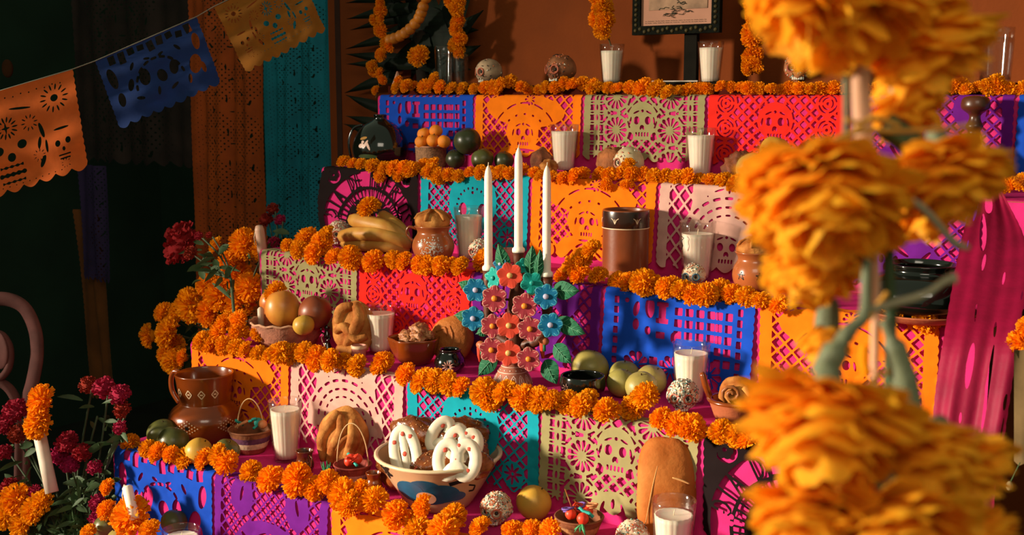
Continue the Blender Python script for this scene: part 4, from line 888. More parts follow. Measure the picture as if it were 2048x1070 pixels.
# ---------------- skulls ----------------
M_bone = mat('sugar_bone', '#cdb79a', .7, .25, 60, .4, 200)
SPR = [mat('sprinkle_'+n_, c_, .5) for n_, c_ in (('white', '#e0dccc'), ('orange', '#c86a38'), ('teal', '#5a9088'), ('red', '#b04038'), ('black', '#28221c'), ('pink', '#c88c78'))]
def skullt(px, py, k, w_, label, style, Y, rz=.5, z=None, matl=None, eye='#b05a40', n=150, hs=1.12):
    q_ = ony(px, py, Y); s = F_PX/depth(q_); r = w_/2/s
    loc = Vector((q_.x, Y, ((TOP[k] if k < 4 else TOPE)+r*1.0) if k is not None else q_.z)); t = thing('sugar_skull', label, 'skull', loc, rz, 'decorated skulls on the altar')
    def f(d):
        k_ = 1+.0*d.z
        if d.z < -.15: k_ *= 1-.30*min(1, (-d.z-.15)*1.4)*(abs(d.x)**.6)
        k_ -= .08*math.exp(-((abs(d.x)-.62)**2/.03+(d.z+.30)**2/.05)) if d.y < 0 else 0
        for sx in (-1, 1):
            e = (d-Vector((sx*.42, -.88, .05)).normalized()).length; k_ -= .20*math.exp(-(e/.23)**4)
        e = (d-Vector((0, -.95, -.28)).normalized()).length; k_ -= .12*math.exp(-(e/.12)**2)
        return k_+.02*nz(d, 2, w_)
    MB().ball((0, 0, 0), (r*.96, r*1.08, r*hs*.95), 36, 26, f).build('cranium', matl or M_bone, t)
    for sx in (-1, 1):
        d = Vector((sx*.42, -.88, .05)).normalized(); c_ = Vector((d.x*r*.96, d.y*r*1.02, d.z*r)); u_ = Vector((0, 0, 1)).cross(d).normalized(); v_ = d.cross(u_)
        MB().tube([c_+u_*math.cos(a)*r*.27+v_*math.sin(a)*r*.27 for a in [2*PI*i/18 for i in range(18)]], r*.055, 6, closed=True).build('eye_ring', mat('eyering_'+eye[1:], eye, .5), t)
        MB().ball(c_*.86, r*.12, 10, 6).build('pupil', SPR[4], t)
    b = MB(); c_ = Vector((0, -r*.88, -r*.26)); b.add([c_+Vector((-.09*r, -.05*r, -.08*r)), c_+Vector((.09*r, -.05*r, -.08*r)), c_+Vector((0, -.07*r, .12*r)), c_+Vector((0, .1*r, 0))], [(0, 1, 2), (1, 3, 2), (3, 0, 2), (1, 0, 3)]); b.build('nose_hole', SPR[4], t)
    b = MB()
    for i in range(6): b.box(((i-2.5)*r*.13, -r*(.80-.02*(abs(i-2.5)**2)), -r*.62), (r*.052, r*.04, r*.10))
    b.build('tooth_row', SPR[0], t, smooth=False)
    if n:
        rg = random.Random(int(px))
        bs = [MB() for _ in SPR]
        for _ in range(n):
            d = Vector((rg.gauss(0, 1), rg.gauss(-.7, .8), rg.gauss(.15, .9))).normalized(); kk = f(d); p = Vector((d.x*r*.96, d.y*r*1.08, d.z*r*hs*.95))*kk*1.01; tv = d.orthogonal().normalized()
            tv = (Matrix.Rotation(rg.uniform(0, 6.28), 3, d) @ tv)*r*.07
            bs[rg.choices(range(6), style)[0]].tube([p-tv, p+tv], r*.034, 5)
        for b, m, nm in zip(bs, SPR, ('white', 'orange', 'teal', 'red', 'black', 'pink')):
            if b.v: tag(b.build('sprinkles', m, t), f'{nm} sprinkles', kind='stuff')
    return t
skullt(993, 1022, 0, 66, 'orange and white sprinkled skull right of the painted bowl', (4, 5, 1, 1, 1, 3), .105, .2, n=420)
skullt(1265, 1062, 0, 70, 'pale sprinkled skull at the foot of the long loaf', (6, 3, 2, 1, .5, 5), .125, .3, n=420)
skullt(1366, 796, 1, 66, 'grey-white sprinkled skull with red crown before a glass candle', (9, 1, 3, 1.5, 3, 1), .345, .35, n=460)
skullt(1388, 541, 2, 50, 'small sugar skull with blue-ringed eyes in front of the glass', (3, 3, 1, 1, .3, 4), .56, .2, eye='#3a6478', n=160)
skullt(960, 502, 2, 48, 'small skull with red sprinkled crown behind the left taper', (4, 1, 2, 4, 3, 1), .60, .3, n=260)
skullt(678, 466, 2, 50, 'small pink sprinkled skull left of the bananas', (5, 1, 0, 2, 1, 6), .64, .1, n=260)
skullt(1258, 314, 3, 62, 'cream skull with painted eyes sunk in marigolds, fourth step', (2, 2, 0, 1, 0, 1), .80, .1, eye='#a05a40', n=50, matl=mat('bone_cream', '#c8b48c', .6, .2, 40))
skullt(1122, 142, 4, 60, 'painted clay skull with dark dome on the top step', (1, 4, 0, 1, 4, 2), 1.02, -.3, matl=mat('bone_brown', '#8a5434', .6, .5, 30), n=90)
skullt(978, 152, 4, 52, 'white skull lying low among marigolds at top step left', (2, 1, 0, 0, 2, 2), 1.02, -.5, matl=mat('bone_pale', '#a88c70', .7, .3, 40), n=50)
skullt(1598, 134, 4, 62, 'terracotta skull with painted jaw at the right of top step', (2, 5, 3, 1, 1, 2), 1.02, .3, eye='#8a2c20', matl=mat('bone_terracotta', '#a86a44', .6, .3, 40), n=110)
# ---------------- marigolds ----------------
M_mari = mat('marigold_petals', '#f8a40e', .7, .2, 40, spec=.1, trans=.32, objvar=.07, col2='#f08e06', lo=.4, hi=.62)
M_mbud = mat('marigold_heart', '#b84c04', .8, .2, 40)
M_green = mat('leaf_green', '#3c5230', .6, .3, 20, spec=.3, trans=.1)
def petal_strip(b, o, d, t, L, W_, curl, ruf, rg):
    """a ruffled petal growing from o along d, bending towards t"""
    s = d.cross(t).normalized(); rows = []
    for j in range(3):
        q = j/2; c = o+d*L*q*(1-.25*q*curl)+t*L*curl*q*q*.7
        wd = W_*(.3, .85, 1.0)[j]
        rows.append([c-s*wd/2+t*rg.uniform(-1, 1)*ruf*q, c+d*(.10*L*(j == 2))-t*ruf*q, c+s*wd/2+t*rg.uniform(-1, 1)*ruf*q])
    b.add([p for r_ in rows for p in r_], [(j*3+i, j*3+i+1, j*3+i+4, j*3+i+3) for j in range(2) for i in range(2)])
def head_mesh(sd, n=250, flat=.72, low=100):
    rg = random.Random(sd); b = MB(); GA = PI*(3-5**.5)
    b.ball((0, 0, -.05), (.52, .52, .40), 10, 7)
    lob = [(Vector((rg.gauss(0, 1), rg.gauss(0, 1), rg.uniform(0, 1))).normalized(), rg.uniform(-.2, .2)) for _ in range(9)]
    for i in range(n):
        ph = math.radians(low)*math.sqrt((i+.5)/n)*(1+rg.uniform(-.06, .06)); a = i*GA+rg.uniform(-.25, .25)
        d = Vector((math.sin(ph)*math.cos(a), math.sin(ph)*math.sin(a), math.cos(ph)))
        k = 1+sum(w_*math.exp(-((d-q).length/.45)**2) for q, w_ in lob)+rg.uniform(-.14, .14)
        o = Vector((d.x*.42, d.y*.42, d.z*.42*flat)); L = .56*k; d2 = Vector((d.x, d.y, d.z*flat+.05)).normalized()
        t = Vector((rg.gauss(0, 1), rg.gauss(0, 1), rg.gauss(0, 1))); t = (t-d2*t.dot(d2)).normalized(); t = (t+Vector((d.x, d.y, -.3))*.5); t = (t-d2*t.dot(d2)).normalized()
        petal_strip(b, o, d2, t, L, .155+.06*rg.random(), .45*rg.random()+.1, .05, rg)
    return b.mesh('marigold', M_mari)
HV = [head_mesh(i) for i in range(7)]+[head_mesh(20+i, 190, .6, 92) for i in range(3)]
MLAB = {}
def marigold(loc, r, axis, label, group, parent=None, squash=1):
    me = HV[R.randrange(len(HV))]; o = bpy.data.objects.new('marigold', me); C.objects.link(o)
    q = Vector(axis).normalized().to_track_quat('Z', 'Y') @ Euler((0, 0, R.uniform(0, 6.28))).to_quaternion()
    o.rotation_mode = 'QUATERNION'; o.rotation_quaternion = q; o.location = loc; o.scale = (r*R.uniform(.93, 1.07), r*R.uniform(.93, 1.07), r*R.uniform(.85, 1.05)*squash)
    if parent: o.parent = parent
    else: tag(o, label, 'flower', group)
    return o
RN = {0: 'along the lowest step', 1: 'along the second step', 2: 'along the third step', 3: 'along the fourth step', 4: 'along the top shelf'}
def row(k, pts, group=None):
    """pts: (x, y, size) pixel polyline of head centres, filled at about .62 of their size"""
    out = []
    for (x0, y0, s0), (x1, y1, s1) in zip(pts, pts[1:]):
        d = math.hypot(x1-x0, y1-y0); st = (s0+s1)/2*.60; n = max(1, round(d/st))
        for i in range(n): t = i/n; out.append((x0+(x1-x0)*t, y0+(y1-y0)*t, s0+(s1-s0)*t))
    out.append(pts[-1]); return out
def plant_row(k, segs, extra=()):
    L = [p for s_ in segs for p in row(k, s_)]+list(extra); L.sort()
    for i, (x, y, sz) in enumerate(L):
        x += R.uniform(-4, 4); y += R.uniform(-3, 3)*sz/50+(6 if k == 4 else 0); Y = FY(k)+R.uniform(.002, .026)+(.0 if sz > 45 else .01); p = ony(x, y, Y); r = sz*R.uniform(.39, .50)/(F_PX/depth(p))
        if p.z < TOP[k]+r*.35: p = ony(x, y, FY(k)-.010-r*.2)
        ax = (R.uniform(-.7, .7), R.uniform(-1.4, -.5), R.uniform(.3, 1.3))
        marigold(p, r, ax, f'{ordn(i)} marigold head from the left {RN[k]}', 'marigold heads '+RN[k])
plant_row(0, [[(265, 886, 42), (300, 900, 42), (340, 912, 46), (410, 922, 62), (455, 925, 60), (500, 942, 66), (540, 956, 62), (592, 956, 82), (632, 978, 66), (690, 988, 76), (745, 1000, 70), (790, 1030, 66), (840, 1036, 76), (905, 1040, 84), (960, 1058, 60)], [(1030, 1062, 56), (1100, 1062, 56)]],
 [(318, 912, 36), (835, 1062, 70), (885, 1062, 70), (850, 1015, 60), (700, 1010, 60), (655, 965, 60), (440, 914, 56), (720, 975, 50), (905, 1030, 60)])
plant_row(1, [[(405, 680, 50), (440, 665, 58), (480, 662, 58), (515, 668, 36)], [(420, 690, 44), (470, 694, 48), (515, 706, 42), (560, 708, 52), (610, 708, 56), (660, 722, 58), (712, 730, 58), (765, 734, 64), (815, 752, 56), (870, 765, 60), (925, 775, 50), (968, 785, 72), (1045, 792, 68), (1105, 800, 58), (1160, 812, 60), (1215, 822, 72), (1270, 818, 76), (1325, 842, 60), (1385, 852, 64), (1440, 862, 62), (1500, 874, 60), (1580, 890, 60)]],
 [(450, 645, 44), (478, 640, 44), (1288, 795, 64), (1180, 805, 56), (985, 800, 60), (765, 720, 50)])
plant_row(2, [[(575, 492, 44), (610, 480, 54), (645, 486, 54), (665, 512, 50), (705, 516, 52), (745, 520, 52), (790, 522, 50), (835, 528, 46), (880, 532, 46), (925, 534, 46), (965, 524, 56)], [(1128, 552, 46), (1160, 548, 56), (1196, 552, 46)], [(1235, 564, 50), (1285, 566, 58), (1335, 576, 52), (1385, 590, 62), (1440, 588, 58), (1490, 594, 48), (1560, 610, 50)], [(1790, 630, 60), (1840, 622, 70), (1885, 632, 60)]],
 [(600, 500, 50), (630, 505, 50), (1165, 518, 56), (1185, 500, 44), (1150, 530, 50), (1345, 566, 40), (655, 470, 40), (1830, 600, 60), (1865, 605, 60), (1850, 640, 60)])
plant_row(3, [[(690, 325, 36), (725, 330, 38), (765, 336, 36), (805, 338, 42), (845, 336, 42), (880, 350, 40), (920, 350, 32), (960, 346, 36), (1000, 346, 34), (1045, 345, 40), (1085, 350, 36), (1125, 356, 38), (1165, 352, 38), (1200, 352, 42), (1240, 350, 44), (1285, 350, 40), (1330, 352, 42), (1375, 358, 44), (1420, 362, 46), (1470, 366, 46), (1510, 368, 44)], [(2000, 372, 48), (2050, 364, 56)]],
 [(868, 330, 40), (862, 345, 34), (1250, 372, 30), (1215, 368, 34), (760, 350, 28), (800, 350, 30), (1260, 332, 36), (1850, 385, 50), (1930, 385, 50)])
plant_row(4, [[(792, 168, 32), (830, 168, 34), (862, 166, 36), (900, 172, 32), (945, 172, 32), (990, 170, 36), (1020, 158, 34), (1058, 176, 30), (1110, 168, 34), (1165, 160, 36), (1215, 172, 30), (1240, 168, 26), (1285, 172, 56), (1335, 178, 34), (1395, 176, 40), (1440, 168, 34), (1500, 170, 34), (1560, 172, 34), (1620, 172, 36), (1690, 172, 36), (1850, 172, 30), (1925, 162, 34), (1975, 172, 44), (2045, 172, 40)]],
 [(868, 152, 30), (1130, 158, 34), (1000, 172, 30), (1995, 160, 50), (1930, 172, 34), (800, 155, 24), (1185, 172, 30)])
marigold(ony(738, 414, .62), 25/800, (.1, -.6, .8), 'single marigold head crowning the bananas', None)
marigold(ony(552, 585, p_b.y+.01), 24/860, (-.3, -.5, .8), 'marigold head at the back left of the woven mango basket', None)
marigold(ony(265, 1034, -.1), 40/870, (.1, -.8, .7), 'large marigold head under the thin white candle, bottom left', None)
for x, y, s, lb in ((300, 1062, 46, 'marigold head at the bottom edge left of the candle glass'), (178, 1066, 40, 'small marigold head at the bottom edge left of the olive fruit')): marigold(ony(x, y, -.12), s/2/880, (0, -.7, .7), lb, None)

# garlands hanging on the wall behind the top shelf
M_string = mat('garland_string', '#6a5a34', .9)
def garland(label, segs, Y, axis=(0, -1, .1), dense=.5):
    base = ony(segs[-1][0], segs[-1][1], Y); t = thing('marigold_garland', label, 'garland', base, 0, 'marigold garlands over the top shelf')
    pts = [ony(x, y, Y+.012)-base for x, y, s in segs]; MB().tube(pts, .0022, 6).build('string', M_string, t)
    for (x0, y0, s0), (x1, y1, s1) in zip(segs, segs[1:]):
        d = math.hypot(x1-x0, y1-y0); n = max(1, round(d/((s0+s1)/2*dense)))
        for i in range(n):
            for _ in range(2 if s0 > 34 else 1):
                q_ = i/n; x, y, s = x0+(x1-x0)*q_, y0+(y1-y0)*q_, s0+(s1-s0)*q_
                p = ony(x+R.uniform(-.22, .22)*s, y+R.uniform(-3, 3), Y+R.uniform(-.014, .004))-base
                marigold(p, s*.36/720, (R.uniform(-1, 1), -1, R.uniform(-.8, .6)), None, None, parent=t)
garland('loose marigold garland hanging in front of the palm fronds, furthest left', [(762, -30, 36), (758, 40, 40), (772, 90, 44), (752, 130, 40), (760, 160, 34), (752, 196, 30)], 1.06)
garland('marigold garland right of the dark palm, ending above the water glass', [(915, -40, 46), (912, 20, 48), (918, 60, 40), (912, 92, 44), (935, 112, 30)], 1.07)
garland('thick marigold garland hanging down to the candle under the wall', [(1190, -40, 50), (1198, 20, 56), (1212, 60, 46), (1222, 92, 44)], 1.075)
garland('thick marigold garland hanging right of the framed picture', [(1506, -40, 40), (1508, 30, 44), (1514, 70, 60), (1508, 110, 48), (1504, 150, 46)], 1.075)
marigold(ony(838, 112, 1.07), 24/720, (.2, -1, .2), 'lone marigold head hanging among the dark palm fronds', None)
q_ = ony(850, -20, 1.05); t = thing('bead_garland', 'arc of small orange fruit beads strung in front of the palm', 'garland', q_)
bp_ = smooth([(858, -20), (846, 14), (838, 36), (820, 58), (800, 72), (780, 80)], 4)
MB().tube([ony(x, y, 1.052)-q_ for x, y in bp_], .001, 5).build('string', M_string, t)
acc = 0
for i, (x, y) in enumerate(bp_):
    if i % 2 == 0: MB().ball(ony(x, y, 1.05)-q_, 12/720, 12, 8, lambda d: 1+.08*nz(d, 2, i)).build('bead', mat('bead_fruit', '#c8741a', .5, .2, 20), t)

# dark palm plant behind the top shelf
M_palm = mat('palm_frond', '#0f1a10', .6, .4, 12, spec=.15, stretch=(1, 1, 8)); 
q_ = ony(830, 300, 1.125); t = thing('spiky_palm', 'dark green spiky palm plant between teal sheet and top shelf', 'plant', Vector((q_.x, 1.125, TOP[3])))
tips = [(692, 38, 790, 20), (690, 98, 800, 70), (688, 108, 790, 118), (690, 128, 800, 128), (688, 186, 770, 158), (690, 190, 760, 216), (690, 232, 770, 250), (686, 248, 760, 268), (700, 60, 820, 30), (690, 6, 800, -10),
        (742, -30, 840, 60), (800, -40, 860, 80), (850, -50, 880, 80), (900, -50, 880, 90), (950, -40, 890, 90), (965, 20, 880, 100), (960, 90, 880, 130), (940, 140, 860, 120), (900, 150, 840, 110), (820, 160, 850, 80), (800, 140, 860, 90), (760, 150, 840, 100), (770, 60, 860, 60), (790, 110, 870, 110), (930, 60, 860, 40), (860, 165, 870, 60), (955, 60, 870, 60)]
for i, (tx, ty, bx_, by_) in enumerate(tips):
    Yt = 1.12+.03*((i*7) % 5)/5; a = ony(bx_, by_, 1.10+.012*(i % 3))-t.location; c = ony(tx, ty, Yt)-t.location; a = a+(a-c)*.25
    d = (c-a); n = d.cross(Vector((0, 1, 0))).normalized(); W_ = .02 if i < 10 else .042; b = MB()
    b.grid(5, 9, lambda u, v: a+d*v+n*(u-.5)*2*W_*(math.sin(PI*min(.999, v*.75+.25))**.8*(1-v)**.35)+Vector((0, -1, 0))*(.012*math.sin(PI*v)-.014*abs(u-.5)))
    b.build('frond', M_palm, t)
MB().tube([ony(845, 60, 1.12)-t.location, ony(848, 160, 1.13)-t.location, ony(850, 300, 1.135)-t.location], [.03, .022, .02], 9).build('trunk', mat('palm_trunk', '#20160c', .9, .3, 30, .5), t)
# little folded paper bird/cone
q_ = ony(795, 168, 1.0); t = tag(MB().lathe([(.018, 0), (.010, .02), (.002, .042)], 5, cap0=True).build('paper_cone', mat('pale_paper', '#c88c74', .8), None, smooth=False, loc=Vector((q_.x, 1.0, TOPE+.0005))), 'small pale folded paper cone at the left end of top shelf', 'paper')

# framed picture on its easel
t = thing('framed_picture', 'dark carved frame with faded etching standing on the top shelf', 'picture', ony(1352, 68, 1.05))
A, B = ony(1266, 68, 1.05)-t.location, ony(1440, 68, 1.05)-t.location; W_ = B.x-A.x; fw_ = .022; Hh = .2
M_frame = mat('carved_frame', '#0c0e08', .9, .4, 60, .8, 160, spec=.1)
for nm, c, h in (('frame_rail', (0, 0, fw_/2), (W_/2, .008, fw_/2)), ('frame_rail', (0, 0, Hh-fw_/2), (W_/2, .008, fw_/2)), ('frame_stile', (-W_/2+fw_/2, 0, Hh/2), (fw_/2, .0078, Hh/2-fw_)), ('frame_stile', (W_/2-fw_/2, 0, Hh/2), (fw_/2, .0078, Hh/2-fw_))):
    MB().box(c, h).build(nm, M_frame, t, smooth=False)
b = MB(); rg = random.Random(2)
for i in range(18): b.ball((-W_/2+.01+i*(W_-.02)/17, -.0085, fw_/2+.004*math.sin(i*2.1)), (.0052, .003, .005), 8, 5)
for s in (-1, 1):
    for i in range(14): b.ball((s*(W_/2-fw_/2), -.0085, .025+i*.0125), (.005, .003, .0046), 8, 5)
tag(b.build('carving', mat('worn_gilt', '#3a3014', .6, .5, 200, spec=.2), t), kind='stuff')
MB().box((0, .002, Hh/2), (W_/2-fw_, .002, Hh/2-fw_)).build('print', mat('faded_print', '#b07c64', .8, .08, 10), t, smooth=False)
MB().box((.004, -.001, Hh/2+.02), (W_/2-fw_-.018, .001, Hh/2-fw_-.018)).build('etching_ground', mat('etching_ground', '#96745a', .8, .3, 26), t, smooth=False)
b = MB()
for i in range(26):
    a = rg.uniform(0, 6.28); x, z = rg.gauss(.002, .017), abs(rg.gauss(.0, .018))+fw_+.024
    b.tube([(x, -.0028, z), (x+.011*math.cos(a), -.0028, z+.005*math.sin(a)), (x+.016*math.cos(a+.6), -.0028, z+.008*math.sin(a+.6))], .0009, 4)
for j in range(2):
    for i in range(24): b.box((-W_/2+.036+i*(W_-.07)/24+rg.uniform(-.001, .001), -.0024, fw_+.011-.0045*j), (.0012, .0003, .0006))
tag(b.build('etched_line', mat('etching_ink', '#3a3424', .8), t), kind='stuff')
M_easel = mat('dark_easel', '#15120c', .85, .3, 20, spec=.1)
t2 = thing('easel', 'dark wooden easel post with a low tray carrying the framed picture', 'easel', Vector((ony(1382, 160, 1.075).x, 1.075, TOPE+.0005)))
MB().box((0, 0, .075), (.017, .008, .072)).build('post', M_easel, t2, smooth=False)
MB().box((.0, -.005, .004), (.11, .028, .004)).build('tray', M_easel, t2, smooth=False)
MB().box((-.035, -.0335, .0085), (.07, .0015, .0015)).build('tray_edge', mat('pale_edge', '#b0a090', .5), t2, smooth=False)

# ---------------- ceramic candelabra ----------------
YC = .335
base = ony(1025, 776, YC); base.z = TOP[1]+.0005
cb = thing('ceramic_candelabra', 'tree-of-life ceramic candelabra with blue and red flowers, three tapers', 'candelabra', base)
def K(px, py, dy=0): return ony(px, py, YC+dy)-base
M_terra = mat('candelabra_clay', '#5a2c18', .5, .2, 20, .15, 80, spec=.4)
M_ct = {'red': mat('flower_red', '#c4402c', .75, .12, 30, spec=.12), 'maroon': mat('flower_maroon', '#96323c', .75, .15, 30, spec=.12), 'blue': mat('flower_blue', '#086088', .7, .15, 30, spec=.15), 'teal': mat('flower_teal', '#16988c', .7, .12, 30, spec=.15)}
M_ce = {'red': mat('edge_red', '#c85848', .5), 'maroon': mat('edge_pink', '#cc8474', .5), 'blue': mat('edge_blue', '#3c94a8', .5), 'teal': mat('edge_teal', '#30b4a0', .5)}
M_cc = {'red': mat('heart_cream', '#dca860', .5), 'maroon': mat('heart_orange', '#f08a20', .5), 'blue': mat('heart_lilac', '#b4b0cc', .5), 'teal': mat('heart_teal', '#16988c', .5)}
H_ = K(1037, 530).z
trunk = [(0, 0, .05), (.004, .004, .10), (.002, .008, .16), tuple(K(1036, 560, .01)), tuple(K(1036, 528, .01))]
MB().tube(smooth(trunk, 4), [.022-.0006*i for i in range(17)], 12).build('trunk', M_terra, cb)
for x, yb in ((977, 585), (1094, 592)):
    MB().tube(smooth([(0, .006, .08), (K(x, 0).x*.75, .006, .10), tuple(K(x, yb+40, .005)), tuple(K(x, yb-35, .005))], 5), .011, 10).build('branch', M_terra, cb)
PB_ = [(.030, 0), (.041, .002), (.038, .014), (.027, .034), (.02, .044), (.021, .052)]
MB().lathe(vessel(PB_, .004), 32).build('base', mat('base_clay', '#a8644c', .6, .1, 30), cb)
b = MB()
for i in range(14):
    th = 2*PI*i/14; wline(b, PB_, th, .017, [(-.0055, -.010), (-.004, .002), (0, .008), (.004, .002), (.0055, -.010)], .0013); wline(b, PB_, th, .017, [(0, -.006), (0, .003)], .002)
    wrap(b, PB_, th, .004, ellp(0, 0, .0066, .0022, 0, 8)); wrap(b, PB_, th+.2, .034, ellp(0, 0, .0014, .0014, 0, 6))
for z in (.029, .040): b.lathe([(rad_at(PB_, z)+.0005, z-.0008), (rad_at(PB_, z)+.0012, z), (rad_at(PB_, z)+.0005, z+.0008)], 32, cap0=False)
b.build('white_slip_pattern', mat('white_slip', '#e8c8b8', .5), cb)
MT = .0105
TAP = [(977, 538, 328, 'left white taper candle in the flowered candelabra'), (1037, 502, 292, 'central and tallest white taper in the flowered candelabra'), (1093, 550, 328, 'right white taper candle in the flowered candelabra')]
for x, yb, yt, lb in TAP:
    p = K(x, yb+4, .007); MB().lathe(smooth([(.007, -.03), (.011, -.016), (.012, -.004), (.013, 0)], 3)+[(.009, 0), (.008, -.008), (.001, -.008)], 20, tuple(p)).build('candle_cup', M_terra, cb)
    q_ = base+K(x, yb, .007); top_ = ony(x+1, yt, YC+.007); Hc = top_.z-q_.z; r = .0088
    c = thing('taper_candle', lb, 'candle', q_-Vector((0, 0, .0025)), 0, 'white tapers in the candelabra')
    MB().lathe([(r*1.45, 0), (r*1.5, .004), (r*1.45, .008), (r*1.08, .0105), (r, .013), (r*.98, Hc*.5), (r*.92, Hc-.024), (r*.7, Hc-.012), (r*.3, Hc-.003), (.0005, Hc)], 22).build('wax', M_wax, c)
    MB().tube([(0, 0, Hc-.002), (.001, 0, Hc+.006)], .0009, 5).build('wick', M_wick, c)
def cflower(px, py, kind, w_=46, dy=-.035, tx=0, n=None, r2=.45):
    p = K(px, py, dy); s = F_PX/depth(p+base); r = w_/2/s*1.1; nn = n or 6
    q = Vector((.45+tx, -1, .12)).to_track_quat('Z', 'Y'); o = MB().ball((0, 0, r*.12), (r*.22, r*.22, r*.12), 14, 8).build('flower', M_cc[kind], cb, loc=p); o.rotation_mode = 'QUATERNION'
    o.rotation_quaternion = q @ Euler((0, 0, R.uniform(0, 6))).to_quaternion()
    def pt(u, v):
        x = (u-.5)*2; w__ = r*r2*math.sin(PI*min(.999, (.16+.68*v)))**.75*(1 if v < .98 else .8); y = r*(.16+.84*v)-r*.08*(abs(x)**2)*(v > .6)*1.2-r*.06*(abs(x) < .15)*(v > .9)
        return (x*w__, y, r*(.02+.10*v*v)-r*.10*x*x*v+r*.015*math.cos(x*12)*v)
    b = MB(); b.grid(13, 10, pt); top = len(b.f); nb = len(b.v)
    b.v += [(x, y, z-r*.10) for x, y, z in b.v[:nb]]; b.f += [tuple(i+nb for i in f[::-1]) for f in b.f[:top]]; b.mi += [0]*top
    rim = [j*13 for j in range(10)]+[9*13+i for i in range(1, 13)]+[j*13+12 for j in range(8, -1, -1)]; b.f += [(rim[i], rim[i+1], rim[i+1]+nb, rim[i]+nb) for i in range(len(rim)-1)]; b.mi += [1]*(len(rim)-1)
    for i, f in enumerate(b.f[:top]):
        j, ii = divmod(i, 12)
        if j == 8 or (j > 3 and ii in (0, 11)) or (kind != 'red' and j >= 5 and ii in (3, 8)): b.mi[i] = 1
    me = b.mesh('petal', [M_ct[kind], M_ce[kind]])
    for i in range(nn):
        c = link('petal', me, o); c.rotation_euler = (0, 0, 2*PI*i/nn+R.uniform(-.06, .06))
    # a short stalk tying the flower to the tree
    MB().tube([p, p+Vector((-p.x*.25, .02, -.004)), Vector((p.x*.35, .0, p.z-.006))], .0028, 6).build('stalk', M_terra, cb)
for f in [(1020, 551, 'red', 50), (1018, 651, 'red', 50), (1017, 706, 'red', 50), (989, 597, 'maroon', 50), (1049, 612, 'maroon', 50), (985, 652, 'maroon', 46), (1060, 658, 'maroon', 48), (983, 700, 'maroon', 48), (1057, 718, 'maroon', 46),
          (951, 580, 'blue', 46), (946, 637, 'blue', 46), (1092, 593, 'blue', 48), (1101, 650, 'blue', 48)]: cflower(*f)
for f in [(986, 556, 'teal', 40, -.02, -.6), (1064, 566, 'teal', 44, -.02, .3), (1047, 532, 'teal', 30, -.015, .5), (1000, 528, 'blue', 28, -.015, -.3)]: cflower(*f, n=5)
M_leaf = mat('ceramic_leaf', '#1e6040', .65, .2, 30, spec=.2); M_vein = mat('leaf_vein', '#5c9c74', .5)
def cleaf(bx_, by_, tx, ty, w_=26, dy=-.01):
    a, c = K(bx_, by_, dy), K(tx, ty, dy-.006); d = c-a; L = d.length; W_ = w_/2/960; n = d.cross(Vector((.3, -1, .1))).normalized(); f = n.cross(d).normalized()
    if f.y > 0: f = -f
    P_ = lambda u, v: a+d*v+n*(u-.5)*2*W_*math.sin(PI*(.04+.96*v)**.8)**.9+f*(.004*math.sin(PI*v)-.006*abs(u-.5)*1.2+.0008*math.cos(v*30+abs(u-.5)*6))
    b = MB(); b.grid(7, 14, P_); nb = len(b.v); nf = len(b.f); b.v += [tuple(Vector(p)-f*.002) for p in b.v[:nb]]; b.f += [tuple(i+nb for i in q[::-1]) for q in b.f[:nf]]; b.mi += [0]*nf
    o = b.build('leaf', M_leaf, cb)
    v = MB(); v.tube([P_(.5, t/8)+f*.0008 for t in range(9)], .0007, 4)
    for t in (.25, .42, .6, .76):
        for s in (0, 1): v.tube([P_(.5, t)+f*.0006, P_(.5+(s-.5)*.42, t+.07)+f*.0008, P_(.5+(s-.5)*.86, t+.15)+f*.0008], .00045, 4)
    v.build('vein', M_vein, o)
for l in [(1012, 545, 996, 488, 30), (1060, 552, 1064, 492, 28), (948, 578, 916, 565, 24), (945, 635, 908, 630, 26), (1105, 580, 1156, 582, 36), (1112, 640, 1168, 668, 34), (1108, 690, 1141, 726, 34), (1090, 720, 1112, 768, 38), (990, 712, 956, 752, 34), (1075, 556, 1080, 500, 20), (975, 660, 952, 668, 20)]: cleaf(*l)
for x, y in ((1088, 682), (962, 690)):   # small clay birds at the sides
    p = K(x, y, -.015); o = MB().ball((0, 0, 0), (.012, .008, .009), 12, 8).build('bird', mat('bird_clay', '#a85a34', .5), cb, loc=p)
    MB().tube([(-.004, 0, -.006), (-.004, 0, -.022), (-.002, 0, -.036)], [.006, .005, .003], 7).build('bird_tail', M_ct['red'], o); MB().tube([(.002, -.002, -.004), (.004, -.004, -.02)], .003, 6).build('wing', M_leaf, o)

